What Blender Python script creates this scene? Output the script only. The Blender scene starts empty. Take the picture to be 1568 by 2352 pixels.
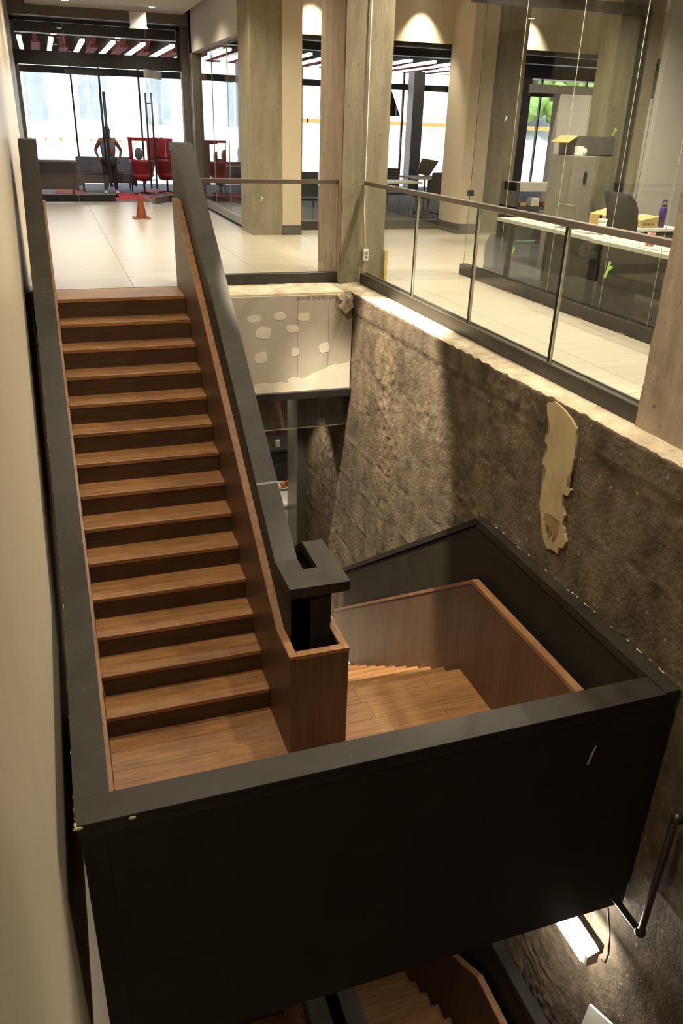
import bpy, bmesh, math, random
from mathutils import Vector, Matrix, noise

random.seed(7)
SC = bpy.context.scene
COL = SC.collection

# ------------------------------------------------------------------ camera
yaw, pitch, roll = -0.34248, 0.45015, 0.03233
fwd = Vector((-math.sin(yaw)*math.cos(pitch), math.cos(yaw)*math.cos(pitch), -math.sin(pitch)))
rgt = Vector((math.cos(yaw), math.sin(yaw), 0.0))
upv = rgt.cross(fwd)
r2 = rgt*math.cos(roll) + upv*math.sin(roll)
u2 = upv*math.cos(roll) - rgt*math.sin(roll)
cam_d = bpy.data.cameras.new('camera')
cam = bpy.data.objects.new('camera', cam_d)
COL.objects.link(cam)
M = Matrix((r2, u2, -fwd)).transposed().to_4x4()
M.translation = Vector((0.0447, -4.76789, 4.06076))
cam.matrix_world = M
cam_d.sensor_fit = 'VERTICAL'
cam_d.sensor_height = 36.0
cam_d.lens = 36.0*1822.0/2352.0
cam_d.clip_start = 0.05
cam_d.clip_end = 300
SC.camera = cam

# ------------------------------------------------------------------ world, sun, exposure
SC.view_settings.view_transform = 'Standard'
SC.view_settings.look = 'None'
SC.view_settings.exposure = 0.0
SC.view_settings.gamma = 1.0
SC.view_settings.use_curve_mapping = False
SC.cycles.use_denoising = True
SC.cycles.max_bounces = 8
SC.cycles.diffuse_bounces = 4
SC.cycles.glossy_bounces = 3
SC.cycles.transparent_max_bounces = 24
SC.cycles.caustics_reflective = False
SC.cycles.caustics_refractive = False
SC.cycles.sample_clamp_indirect = 6.0

W = bpy.data.worlds.new('world')
SC.world = W
W.use_nodes = True
nt = W.node_tree
nt.nodes.clear()
sky = nt.nodes.new('ShaderNodeTexSky')
sky.sky_type = 'NISHITA'
sky.sun_disc = False
sky.sun_elevation = math.radians(52)
sky.sun_rotation = math.radians(205)
sky.air_density = 1.0
sky.dust_density = 3.0
bg = nt.nodes.new('ShaderNodeBackground')
bg.inputs['Strength'].default_value = 0.85
wo = nt.nodes.new('ShaderNodeOutputWorld')
nt.links.new(sky.outputs[0], bg.inputs[0])
nt.links.new(bg.outputs[0], wo.inputs[0])

sun_d = bpy.data.lights.new('sun', 'SUN')
sun_d.energy = 3.0
sun_d.angle = 0.01
sun_d.color = (1.0, 0.96, 0.9)
sun = bpy.data.objects.new('sun', sun_d)
COL.objects.link(sun)
sun.rotation_euler = Vector((0.30, 0.62, -0.75)).to_track_quat('-Z', 'Y').to_euler()
WARM = (1.0, 0.885, 0.665)

# ------------------------------------------------------------------ materials
def lin(r, g, b):
    f = lambda v: ((v/255)/12.92 if v/255 <= 0.04045 else ((v/255+0.055)/1.055)**2.4)
    return (f(r), f(g), f(b), 1)

def pmat(name, c1, c2=None, scale=(1, 1, 1), nscale=6.0, detail=6.0, rough=0.6, metal=0.0,
         bump=0.0, bscale=None, spec=0.5, lo=0.35, hi=0.65, spots=None, rough2=None, coat=0.0, wave=None):
    """principled material; two colours mixed by stretched noise, optional bump, optional pits"""
    m = bpy.data.materials.new(name)
    m.use_nodes = True
    t = m.node_tree
    b = t.nodes['Principled BSDF']
    b.inputs['Roughness'].default_value = rough
    b.inputs['Metallic'].default_value = metal
    b.inputs['Specular IOR Level'].default_value = spec
    b.inputs['Coat Weight'].default_value = coat
    if c2 is None and not bump and not spots:
        b.inputs['Base Color'].default_value = c1
        c2 = tuple(v*0.93 for v in c1[:3]) + (1,)
    if c2 is None:
        c2 = tuple(v*0.85 for v in c1[:3]) + (1,)
    tc = t.nodes.new('ShaderNodeTexCoord')
    mp = t.nodes.new('ShaderNodeMapping')
    mp.inputs['Scale'].default_value = scale
    t.links.new(tc.outputs['Object'], mp.inputs[0])
    n = t.nodes.new('ShaderNodeTexNoise')
    n.inputs['Scale'].default_value = nscale
    n.inputs['Detail'].default_value = detail
    n.inputs['Roughness'].default_value = 0.6
    t.links.new(mp.outputs[0], n.inputs['Vector'])
    cr = t.nodes.new('ShaderNodeValToRGB')
    cr.color_ramp.elements[0].position = lo
    cr.color_ramp.elements[1].position = hi
    cr.color_ramp.elements[0].color = c1
    cr.color_ramp.elements[1].color = c2
    t.links.new(n.outputs[0], cr.inputs[0])
    col = cr.outputs[0]
    if wave:
        wv = t.nodes.new('ShaderNodeTexNoise')
        mp2 = t.nodes.new('ShaderNodeMapping')
        mp2.inputs['Scale'].default_value = wave[0]
        t.links.new(tc.outputs['Object'], mp2.inputs[0])
        t.links.new(mp2.outputs[0], wv.inputs['Vector'])
        wv.inputs['Scale'].default_value = 1.0
        wv.inputs['Detail'].default_value = 3.0
        r3 = t.nodes.new('ShaderNodeValToRGB')
        r3.color_ramp.elements[0].position = 0.35
        r3.color_ramp.elements[1].position = 0.65
        r3.color_ramp.elements[0].color = (wave[1],)*3 + (1,)
        r3.color_ramp.elements[1].color = (1, 1, 1, 1)
        t.links.new(wv.outputs[0], r3.inputs[0])
        mx = t.nodes.new('ShaderNodeMixRGB')
        mx.blend_type = 'MULTIPLY'
        mx.inputs[0].default_value = 1.0
        t.links.new(col, mx.inputs[1])
        t.links.new(r3.outputs[0], mx.inputs[2])
        col = mx.outputs[0]
    if spots:
        v = t.nodes.new('ShaderNodeTexNoise')
        v.inputs['Scale'].default_value = spots[0]
        v.inputs['Detail'].default_value = 2.0
        mp3 = t.nodes.new('ShaderNodeMapping')
        mp3.inputs['Scale'].default_value = (1, 1, 0.55)
        t.links.new(tc.outputs['Object'], mp3.inputs[0])
        t.links.new(mp3.outputs[0], v.inputs['Vector'])
        r4 = t.nodes.new('ShaderNodeValToRGB')
        r4.color_ramp.elements[0].position = spots[1]
        r4.color_ramp.elements[1].position = spots[1] + 0.04
        r4.color_ramp.elements[0].color = (0, 0, 0, 1)
        r4.color_ramp.elements[1].color = (1, 1, 1, 1)
        t.links.new(v.outputs[0], r4.inputs[0])
        mx = t.nodes.new('ShaderNodeMixRGB')
        t.links.new(r4.outputs[0], mx.inputs[0])
        t.links.new(col, mx.inputs[1])
        mx.inputs[2].default_value = spots[2]
        col = mx.outputs[0]
    t.links.new(col, b.inputs['Base Color'])
    if rough2 is not None:
        mr = t.nodes.new('ShaderNodeMapRange')
        mr.inputs['To Min'].default_value = rough
        mr.inputs['To Max'].default_value = rough2
        t.links.new(n.outputs[0], mr.inputs[0])
        t.links.new(mr.outputs[0], b.inputs['Roughness'])
    if bump:
        bn = t.nodes.new('ShaderNodeTexNoise')
        bn.inputs['Scale'].default_value = bscale or nscale*3
        bn.inputs['Detail'].default_value = 8.0
        t.links.new(mp.outputs[0], bn.inputs['Vector'])
        bp = t.nodes.new('ShaderNodeBump')
        bp.inputs['Strength'].default_value = bump
        bp.inputs['Distance'].default_value = 0.02
        t.links.new(bn.outputs[0], bp.inputs['Height'])
        t.links.new(bp.outputs[0], b.inputs['Normal'])
    return m

def emat(name, col, strength):
    m = bpy.data.materials.new(name)
    m.use_nodes = True
    t = m.node_tree
    b = t.nodes['Principled BSDF']
    b.inputs['Base Color'].default_value = (0.8, 0.8, 0.8, 1)
    b.inputs['Emission Color'].default_value = tuple(col) + (1,)
    b.inputs['Emission Strength'].default_value = strength
    return m

def gmat(name, tint=(0.965, 0.98, 0.97), ior=1.45, rough=0.0, haze=0.0):
    m = bpy.data.materials.new(name)
    m.use_nodes = True
    t = m.node_tree
    t.nodes.clear()
    o = t.nodes.new('ShaderNodeOutputMaterial')
    tr = t.nodes.new('ShaderNodeBsdfTransparent')
    tr.inputs[0].default_value = tuple(tint) + (1,)
    gl = t.nodes.new('ShaderNodeBsdfGlossy')
    gl.inputs['Roughness'].default_value = rough
    # Schlick reflectance, the same from both sides of the thin pane
    ge = t.nodes.new('ShaderNodeNewGeometry')
    dt = t.nodes.new('ShaderNodeVectorMath')
    dt.operation = 'DOT_PRODUCT'
    t.links.new(ge.outputs['Normal'], dt.inputs[0])
    t.links.new(ge.outputs['Incoming'], dt.inputs[1])
    def mth(op, a, b=None):
        n = t.nodes.new('ShaderNodeMath')
        n.operation = op
        for k, v in ((0, a), (1, b)):
            if v is None:
                continue
            if isinstance(v, (int, float)):
                n.inputs[k].default_value = v
            else:
                t.links.new(v, n.inputs[k])
        return n.outputs[0]
    f0 = ((ior-1)/(ior+1))**2
    q = mth('POWER', mth('SUBTRACT', 1.0, mth('ABSOLUTE', dt.outputs['Value'])), 5.0)
    fac = mth('ADD', mth('MULTIPLY', q, 1.0-f0), f0)
    mx = t.nodes.new('ShaderNodeMixShader')
    t.links.new(fac, mx.inputs[0])
    t.links.new(tr.outputs[0], mx.inputs[1])
    t.links.new(gl.outputs[0], mx.inputs[2])
    out = mx.outputs[0]
    if haze:
        df = t.nodes.new('ShaderNodeBsdfDiffuse')
        df.inputs[0].default_value = (0.5, 0.5, 0.5, 1)
        m2 = t.nodes.new('ShaderNodeMixShader')
        m2.inputs[0].default_value = haze
        t.links.new(out, m2.inputs[1])
        t.links.new(df.outputs[0], m2.inputs[2])
        out = m2.outputs[0]
    t.links.new(out, o.inputs[0])
    return m

MT = {}
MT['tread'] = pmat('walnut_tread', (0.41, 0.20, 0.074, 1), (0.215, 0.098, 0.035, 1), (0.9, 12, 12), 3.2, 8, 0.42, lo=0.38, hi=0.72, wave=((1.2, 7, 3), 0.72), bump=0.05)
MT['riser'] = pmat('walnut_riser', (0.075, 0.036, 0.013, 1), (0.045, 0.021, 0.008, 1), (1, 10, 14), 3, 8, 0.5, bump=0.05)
MT['veneer'] = pmat('walnut_veneer', (0.165, 0.092, 0.056, 1), (0.082, 0.043, 0.025, 1), (26, 26, 0.6), 2.6, 5, 0.45, lo=0.3, hi=0.7, wave=((3, 3, 0.2), 0.75))
MT['woodcap'] = pmat('walnut_edge', (0.31, 0.155, 0.07, 1), (0.2, 0.095, 0.04, 1), (6, 1, 6), 4, 6, 0.42)
MT['steel'] = pmat('blackened_steel', (0.017, 0.015, 0.011, 1), (0.028, 0.025, 0.019, 1), (1, 1, 1), 5, 8, 0.42, lo=0.3, hi=0.75, spec=0.15, rough2=0.6)
MT['steelcap'] = pmat('blackened_steel_cap', (0.015, 0.013, 0.0095, 1), (0.034, 0.029, 0.021, 1), (1, 1, 1), 4, 9, 0.42, lo=0.3, hi=0.75, spec=0.25, rough2=0.55, spots=(60, 0.72, (0.12, 0.11, 0.1, 1)))
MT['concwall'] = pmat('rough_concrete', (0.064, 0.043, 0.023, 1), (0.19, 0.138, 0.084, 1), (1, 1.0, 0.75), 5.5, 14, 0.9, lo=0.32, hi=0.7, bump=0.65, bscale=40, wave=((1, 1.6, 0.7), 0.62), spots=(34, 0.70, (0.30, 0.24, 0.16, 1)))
MT['conc'] = pmat('board_concrete', (0.17, 0.145, 0.092, 1), (0.27, 0.235, 0.16, 1), (2.2, 2.2, 0.4), 4, 10, 0.85, lo=0.3, hi=0.7, bump=0.25, bscale=30, spots=(22, 0.685, (0.14, 0.115, 0.08, 1)))
MT['concpink'] = pmat('cast_concrete', (0.23, 0.175, 0.125, 1), (0.36, 0.285, 0.21, 1), (2.5, 2.5, 0.5), 4, 10, 0.85, lo=0.3, hi=0.7, bump=0.3, bscale=30, spots=(24, 0.68, (0.1, 0.075, 0.05, 1)))
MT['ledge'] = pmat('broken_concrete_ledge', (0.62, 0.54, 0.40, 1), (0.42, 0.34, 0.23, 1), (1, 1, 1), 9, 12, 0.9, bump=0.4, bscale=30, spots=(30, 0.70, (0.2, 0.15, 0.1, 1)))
MT['patch'] = pmat('old_plaster', (0.40, 0.315, 0.175, 1), (0.31, 0.235, 0.125, 1), (1, 1, 0.5), 6, 10, 0.85, lo=0.4, hi=0.75, bump=0.1)
MT['stain'] = pmat('rust_stain', (0.20, 0.125, 0.04, 1), (0.27, 0.19, 0.08, 1), (1, 1, 0.4), 9, 6, 0.9)
MT['gyp'] = pmat('gypsum_board', (0.50, 0.445, 0.36, 1), (0.475, 0.42, 0.345, 1), (1, 1, 1), 3, 4, 0.85)
MT['mud'] = pmat('joint_compound', (0.75, 0.68, 0.57, 1), (0.69, 0.62, 0.51, 1), (1, 1, 1), 12, 6, 0.9)
MT['wallwhite'] = pmat('painted_wall', (0.80, 0.70, 0.53, 1), (0.77, 0.67, 0.505, 1), (1, 3.0, 0.15), 2, 3, 0.38, spec=0.4)
MT['cream'] = pmat('cream_paint', (0.50, 0.43, 0.31, 1), (0.485, 0.415, 0.30, 1), (1, 1, 1), 2, 3, 0.7)
MT['soffit'] = pmat('grey_paint', (0.48, 0.45, 0.41, 1), (0.46, 0.43, 0.39, 1), (1, 1, 1), 2, 3, 0.7)
MT['darktrim'] = pmat('taupe_trim', (0.13, 0.115, 0.095, 1), (0.12, 0.105, 0.085, 1), (1, 1, 1), 3, 3, 0.5)
MT['ceil'] = pmat('white_ceiling', (0.62, 0.58, 0.55, 1), (0.6, 0.56, 0.53, 1), (1, 1, 1), 2, 3, 0.8)
MT['tile'] = pmat('cream_tile', (0.54, 0.485, 0.40, 1), (0.46, 0.405, 0.33, 1), (0.8, 5, 1), 1.6, 6, 0.28, lo=0.35, hi=0.75)
MT['grout'] = pmat('tile_grout', (0.42, 0.35, 0.25, 1), None)
MT['carpet'] = pmat('grey_carpet', (0.21, 0.21, 0.22, 1), (0.14, 0.14, 0.15, 1), (1, 1, 1), 60, 4, 0.95, bump=0.3)
MT['carpetred'] = pmat('red_carpet', (0.45, 0.03, 0.03, 1), (0.33, 0.02, 0.02, 1), (1, 1, 1), 60, 4, 0.95, bump=0.3)
MT['darkfloor'] = pmat('dark_planks_and_reflection', (0.075, 0.078, 0.085, 1), (0.12, 0.122, 0.13, 1), (0.6, 8, 1), 3, 6, 0.22)
MT['black'] = pmat('black_metal', (0.010, 0.010, 0.010, 1), (0.016, 0.016, 0.016, 1), (1, 1, 1), 8, 4, 0.45)
MT['shoe'] = pmat('dark_rail_shoe', (0.022, 0.019, 0.016, 1), (0.035, 0.03, 0.026, 1), (1, 1, 1), 8, 6, 0.4)
MT['rail'] = pmat('brushed_rail', (0.21, 0.175, 0.145, 1), (0.17, 0.145, 0.12, 1), (20, 1, 20), 3, 4, 0.36, metal=0.5)
MT['glass'] = gmat('clear_glass')
MT['glassedge'] = pmat('glass_edge_seal', (0.012, 0.014, 0.012, 1), None, rough=0.3)
MT['glassgreen'] = pmat('glass_edge_green', (0.62, 0.60, 0.45, 1), None, rough=0.2)
MT['baffle'] = gmat('dusty_glass', (0.80, 0.84, 0.84), haze=0.06)
MT['red'] = pmat('red_felt', (0.36, 0.03, 0.03, 1), (0.27, 0.022, 0.024, 1), (1, 1, 1), 14, 4, 0.85)
MT['redshell'] = pmat('red_shell', (0.26, 0.02, 0.026, 1), (0.20, 0.015, 0.02, 1), (1, 1, 1), 5, 3, 0.5)
MT['sofa'] = pmat('charcoal_fabric', (0.11, 0.105, 0.115, 1), (0.14, 0.135, 0.145, 1), (1, 1, 1), 40, 4, 0.9, bump=0.15)
MT['orange'] = pmat('cone_orange', (0.30, 0.062, 0.022, 1), (0.20, 0.045, 0.018, 1), (1, 1, 1), 12, 5, 0.6)
MT['white'] = pmat('white_laminate', (0.72, 0.70, 0.62, 1), (0.70, 0.68, 0.6, 1), (1, 1, 1), 4, 3, 0.35)
MT['deskdark'] = pmat('charcoal_panel', (0.055, 0.052, 0.045, 1), (0.07, 0.066, 0.057, 1), (1, 1, 1), 12, 5, 0.6)
MT['card'] = pmat('cardboard', (0.42, 0.29, 0.12, 1), (0.36, 0.245, 0.10, 1), (1, 8, 1), 6, 4, 0.9)
MT['cardink'] = pmat('carton_ink', (0.11, 0.075, 0.03, 1), None, rough=0.9)
MT['greymetal'] = pmat('grey_cabinet', (0.20, 0.185, 0.155, 1), (0.165, 0.15, 0.125, 1), (1, 1, 1), 9, 8, 0.55)
MT['purple'] = pmat('purple_bottle', (0.055, 0.012, 0.16, 1), (0.045, 0.01, 0.13, 1), (1, 1, 1), 4, 3, 0.35)
MT['plasticblack'] = pmat('black_plastic', (0.012, 0.012, 0.012, 1), (0.018, 0.018, 0.018, 1), (1, 1, 1), 20, 4, 0.55, spec=0.25)
MT['mesh'] = pmat('chair_mesh', (0.06, 0.06, 0.065, 1), (0.035, 0.035, 0.038, 1), (1, 1, 40), 6, 2, 0.8)
MT['chrome'] = pmat('chrome', (0.7, 0.7, 0.72, 1), None, rough=0.15, metal=1.0)
MT['skin'] = pmat('skin', (0.20, 0.10, 0.055, 1), (0.17, 0.085, 0.047, 1), (1, 1, 1), 10, 3, 0.55)
MT['hair'] = pmat('dark_hair', (0.022, 0.016, 0.014, 1), (0.04, 0.03, 0.025, 1), (12, 12, 1), 6, 3, 0.5)
MT['shirt'] = pmat('blue_grey_top', (0.14, 0.16, 0.23, 1), (0.11, 0.125, 0.185, 1), (1, 1, 1), 12, 3, 0.85)
MT['pants'] = pmat('black_leggings', (0.014, 0.013, 0.017, 1), (0.02, 0.019, 0.023, 1), (1, 1, 1), 12, 3, 0.8)
MT['extwhite'] = pmat('pale_facade', (0.80, 0.80, 0.80, 1), (0.76, 0.76, 0.76, 1), (1, 1, 1), 3, 4, 0.9)
MT['extwin'] = pmat('street_window', (0.20, 0.24, 0.27, 1), (0.28, 0.31, 0.34, 1), (1, 1, 1), 2, 3, 0.2)
MT['street'] = pmat('pale_paving', (0.55, 0.54, 0.52, 1), (0.48, 0.47, 0.45, 1), (1, 1, 1), 3, 5, 0.9)
MT['fence'] = pmat('orange_fence', (0.85, 0.20, 0.04, 1), (0.8, 0.25, 0.07, 1), (1, 1, 1), 8, 3, 0.8)
MT['leaf'] = pmat('leaves', (0.10, 0.20, 0.035, 1), (0.20, 0.32, 0.07, 1), (1, 1, 1), 4, 5, 0.7)
MT['orangefruit'] = pmat('orange_peel', (0.75, 0.22, 0.02, 1), (0.66, 0.17, 0.015, 1), (1, 1, 1), 20, 3, 0.45)
MT['redfruit'] = pmat('apple_skin', (0.40, 0.03, 0.02, 1), (0.5, 0.10, 0.03, 1), (1, 1, 1), 8, 3, 0.4)
MT['colgrey'] = pmat('grey_steel_clad', (0.20, 0.175, 0.165, 1), (0.18, 0.16, 0.15, 1), (1, 1, 1), 3, 3, 0.35)
MT['tape'] = pmat('green_tape', (0.42, 0.72, 0.20, 1), None, rough=0.7)
MT['yellow'] = pmat('yellow_strip', (0.55, 0.42, 0.12, 1), None, rough=0.6)
MT['pipe'] = pmat('dark_steel_pipe', (0.05, 0.042, 0.034, 1), (0.075, 0.062, 0.05, 1), (1, 1, 1), 14, 5, 0.35, metal=0.6)
MT['tube'] = emat('fluorescent_tube', (1.0, 0.95, 0.85), 90.0)
MT['lens'] = emat('downlight_lens', (1.0, 0.86, 0.6), 12.0)
MT['redlabel'] = pmat('red_label', (0.45, 0.03, 0.025, 1), (0.6, 0.5, 0.35, 1), (1, 1, 1), 60, 2, 0.5, lo=0.5, hi=0.6)
MT['ink'] = pmat('stamp_ink', (0.16, 0.13, 0.09, 1), None, rough=0.9)
MT['sealant'] = pmat('plaster_crumb', (0.62, 0.53, 0.40, 1), (0.5, 0.42, 0.3, 1), (1, 1, 1), 30, 4, 0.9)

# ------------------------------------------------------------------ mesh helpers
def nb():
    return bmesh.new()

def bx(bm, x0, x1, y0, y1, z0, z1, bev=0.0):
    vs = [bm.verts.new((x, y, z)) for z in (z0, z1) for y in (y0, y1) for x in (x0, x1)]
    fs = [(0, 2, 3, 1), (4, 5, 7, 6), (0, 1, 5, 4), (2, 6, 7, 3), (0, 4, 6, 2), (1, 3, 7, 5)]
    faces = [bm.faces.new([vs[i] for i in f]) for f in fs]
    if bev:
        es = {e for f in faces for e in f.edges}
        bmesh.ops.bevel(bm, geom=list(es), offset=bev, segments=1, affect='EDGES', clamp_overlap=True)
    return bm

def prism(bm, pts, a0, a1, axis='x', bev=0.0):
    """extrude polygon pts (other two axes in order) from a0 to a1 along axis"""
    def mk(p, a):
        if axis == 'x':
            return (a, p[0], p[1])
        if axis == 'y':
            return (p[0], a, p[1])
        return (p[0], p[1], a)
    A = [bm.verts.new(mk(p, a0)) for p in pts]
    B = [bm.verts.new(mk(p, a1)) for p in pts]
    n = len(pts)
    fs = [bm.faces.new(A), bm.faces.new(list(reversed(B)))]
    for i in range(n):
        j = (i+1) % n
        fs.append(bm.faces.new((A[i], B[i], B[j], A[j])))
    if bev:
        es = {e for f in fs for e in f.edges}
        bmesh.ops.bevel(bm, geom=list(es), offset=bev, segments=1, affect='EDGES', clamp_overlap=True)
    return bm

def lathe(bm, prof, c=(0, 0, 0), seg=20):
    rings = []
    for r, z in prof:
        if r < 1e-5:
            rings.append([bm.verts.new((c[0], c[1], c[2]+z))])
        else:
            rings.append([bm.verts.new((c[0]+r*math.cos(2*math.pi*i/seg), c[1]+r*math.sin(2*math.pi*i/seg), c[2]+z)) for i in range(seg)])
    for a, b in zip(rings, rings[1:]):
        for i in range(seg):
            j = (i+1) % seg
            if len(a) == 1 and len(b) == 1:
                continue
            if len(a) == 1:
                bm.faces.new((a[0], b[i], b[j]))
            elif len(b) == 1:
                bm.faces.new((a[i], a[j], b[0]))
            else:
                bm.faces.new((a[i], a[j], b[j], b[i]))
    for rg in (rings[0], rings[-1]):
        if len(rg) > 1:
            bm.faces.new(rg)
    return bm

def tube(bm, pts, r, seg=10, closed_ends=True):
    pts = [Vector(p) for p in pts]
    rs = r if isinstance(r, (list, tuple)) else [r]*len(pts)
    rings = []
    prev = None
    for k, p in enumerate(pts):
        if k == 0:
            d = pts[1]-p
        elif k == len(pts)-1:
            d = p-pts[k-1]
        else:
            d = (pts[k+1]-p).normalized()+(p-pts[k-1]).normalized()
        d.normalize()
        if prev is None:
            ref = Vector((0, 0, 1)) if abs(d.z) < 0.9 else Vector((1, 0, 0))
            u = d.cross(ref).normalized()
        else:
            u = (prev - d*prev.dot(d)).normalized()
        prev = u
        v = d.cross(u)
        rings.append([bm.verts.new(p+(u*math.cos(2*math.pi*i/seg)+v*math.sin(2*math.pi*i/seg))*rs[k]) for i in range(seg)])
    for a, b in zip(rings, rings[1:]):
        for i in range(seg):
            j = (i+1) % seg
            bm.faces.new((a[i], a[j], b[j], b[i]))
    if closed_ends:
        bm.faces.new(list(reversed(rings[0])))
        bm.faces.new(rings[-1])
    return bm

def ball(bm, c, r, sx=1, sy=1, sz=1, u=14, v=10):
    m = Matrix.Translation(c) @ Matrix.Diagonal((r*sx, r*sy, r*sz, 1))
    bmesh.ops.create_uvsphere(bm, u_segments=u, v_segments=v, radius=1.0, matrix=m)
    return bm

def xform(bm, mat):
    bmesh.ops.transform(bm, matrix=mat, verts=bm.verts)
    return bm

def obj(name, bm, mat, parent=None, smooth=False, loc=None):
    """link a bmesh given in world coordinates; parented parts keep the parent's origin"""
    bmesh.ops.recalc_face_normals(bm, faces=bm.faces)
    org = Vector((0, 0, 0))
    if loc is not None:
        org = Vector(loc)
    elif parent is not None:
        org = Vector(parent.get('_org', (0, 0, 0)))
    if org.length > 0:
        bmesh.ops.translate(bm, vec=-org, verts=bm.verts)
    me = bpy.data.meshes.new(name)
    bm.to_mesh(me)
    bm.free()
    me.materials.append(MT[mat] if isinstance(mat, str) else mat)
    if smooth:
        for p in me.polygons:
            p.use_smooth = True
    o = bpy.data.objects.new(name, me)
    COL.objects.link(o)
    if parent is not None:
        o.parent = parent
        o['_org'] = tuple(org)
    else:
        o.location = org
        o['_org'] = tuple(org)
    return o

def inst(src, parent, offset):
    c = src.copy()
    COL.objects.link(c)
    c.parent = parent
    c.location = Vector(src.location) + Vector(offset)
    return c

def tag(o, label, cat, group=None, kind=None):
    o['label'] = label
    if cat:
        o['category'] = cat
    if group:
        o['group'] = group
    if kind:
        o['kind'] = kind
    return o

def thing(name, label, cat, loc=(0, 0, 0), group=None):
    o = bpy.data.objects.new(name, None)
    o.empty_display_size = 0.1
    COL.objects.link(o)
    o.location = loc
    o['_org'] = tuple(loc)
    return tag(o, label, cat, group)

def struct(name, bm, mat, label, cat=None, smooth=False):
    o = obj(name, bm, mat, None, smooth)
    o['kind'] = 'structure'
    o['label'] = label
    if cat:
        o['category'] = cat
    return o

def spot(name, loc, to, power, angle, blend=0.6, radius=0.05, color=WARM, parent=None):
    d = bpy.data.lights.new(name, 'SPOT')
    d.energy = power
    d.spot_size = math.radians(angle)
    d.spot_blend = blend
    d.shadow_soft_size = radius
    d.color = color
    o = bpy.data.objects.new(name, d)
    COL.objects.link(o)
    o.rotation_euler = (Vector(to)-Vector(loc)).to_track_quat('-Z', 'Y').to_euler()
    if parent is not None:
        o.parent = parent
        o.location = Vector(loc)-Vector(parent['_org'])
    else:
        o.location = loc
    return o

def turn_copy(root, loc, rz, label=None):
    """copy a thing with its parts and sub-parts"""
    def rec(o, par):
        c = o.copy()
        COL.objects.link(c)
        c.parent = par
        for ch in list(o.children):
            rec(ch, c)
        return c
    r = rec(root, None)
    r.location = loc
    r.rotation_euler = (0, 0, rz)
    if label:
        r['label'] = label
    return r

# ================================================================== LARGE STRUCTURE
R, T, SW = 0.18, 0.2564, 1.207
FZ = 2.52                                  # upper floor
CZ = 5.95                                  # ceiling
WXF = lambda y: 3.03-0.018*y               # the concrete wall leans off square a little

# --- upper floor: slab with separate tiles
def slab(rects, z0, z1):
    bm = nb()
    for (x0, x1, y0, y1) in rects:
        bx(bm, x0, x1, y0, y1, z0, z1)
    return bm
fl = struct('floor', slab([(-0.25, 3.0, 3.95, 13.75), (3.26, 4.62, -2.2, 3.95), (3.0, 4.62, 3.95, 8.75), (1.46, 3.0, 3.86, 3.95), (-0.25, 1.4, 3.80, 3.95), (4.62, 12.0, -2.2, 8.75)], FZ-0.06, FZ-0.006), 'grout', 'cream tiled floor of the upper level', 'floor')
TW, TL = 1.5, 0.75
tile_cache = {}
def tile(x0, x1, y0, y1):
    if x1-x0 < 0.02 or y1-y0 < 0.02:
        return
    key = (round(x1-x0, 3), round(y1-y0, 3))
    if key not in tile_cache:
        b = nb()
        bx(b, 0, x1-x0-0.005, 0, y1-y0-0.003, FZ-0.02, FZ, 0.0012)
        me = bpy.data.meshes.new('tile')
        b.to_mesh(me)
        b.free()
        me.materials.append(MT['tile'])
        tile_cache[key] = me
    o = bpy.data.objects.new('tile', tile_cache[key])
    COL.objects.link(o)
    o.parent = fl
    o.location = (x0+0.0025, y0+0.0015, 0)
def tiles(x0, x1, y0, y1, ox, oy):
    xs = [x0]
    k = math.floor((x0-ox)/TW)+1
    while ox+k*TW < x1-0.02:
        if ox+k*TW > x0+0.02:
            xs.append(ox+k*TW)
        k += 1
    xs.append(x1)
    ys = [y0]
    k = math.floor((y0-oy)/TL)+1
    while oy+k*TL < y1-0.02:
        if oy+k*TL > y0+0.02:
            ys.append(oy+k*TL)
        k += 1
    ys.append(y1)
    for a, b in zip(xs, xs[1:]):
        for c, d in zip(ys, ys[1:]):
            tile(a, b, c, d)
tiles(-0.25, 1.42, 3.86, 3.95, 0.762, 0.2)
tiles(1.46, 3.0, 3.88, 3.95, 0.762, 0.2)
tiles(-0.25, 3.0, 3.95, 13.72, 0.762, 0.2)
tiles(3.0, 4.62, 3.95, 8.70, 0.762, 0.2)
tiles(3.24, 4.62, -2.2, 3.95, 0.762, 0.2)
tiles(4.62, 8.5, 3.9, 8.70, 0.762, 0.2)
b = nb(); prism(b, [(4.63, -2.2), (12.0, -2.2), (12.0, 7.9), (7.1, 7.9), (6.3, 6.6), (5.26, 4.7), (5.0, 4.25), (4.63, 4.1)], FZ-0.012, FZ+0.003, 'z')  # real planks up front; far wedge paints the window reflection on the glossy floor
struct('floor', b, 'darkfloor', 'dark plank floor inside the glazed office, far wedge a painted window reflection', 'floor')
cf = struct('floor', slab([(-4.0, 18, 13.75, 19.5), (3.15, 18, 8.75, 13.75)], FZ-0.06, FZ-0.004), 'carpet', 'grey carpet of the lounge and cafe', 'floor')
for i, (x0, x1, y0, y1) in enumerate([(0.1, 0.75, 14.15, 15.4), (1.3, 2.1, 14.2, 15.6), (0.2, 0.9, 16.0, 17.4), (2.2, 2.9, 14.6, 15.4), (1.55, 2.25, 15.7, 16.2), (2.2, 3.0, 15.9, 17.2), (3.4, 4.5, 14.3, 15.7), (0.9, 1.55, 14.9, 15.7), (4.0, 4.8, 12.2, 13.2)]):
    b = nb(); bx(b, x0, x1, y0, y1, FZ-0.004, FZ+0.004)
    obj('carpet_tile', b, 'carpetred', cf)

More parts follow.
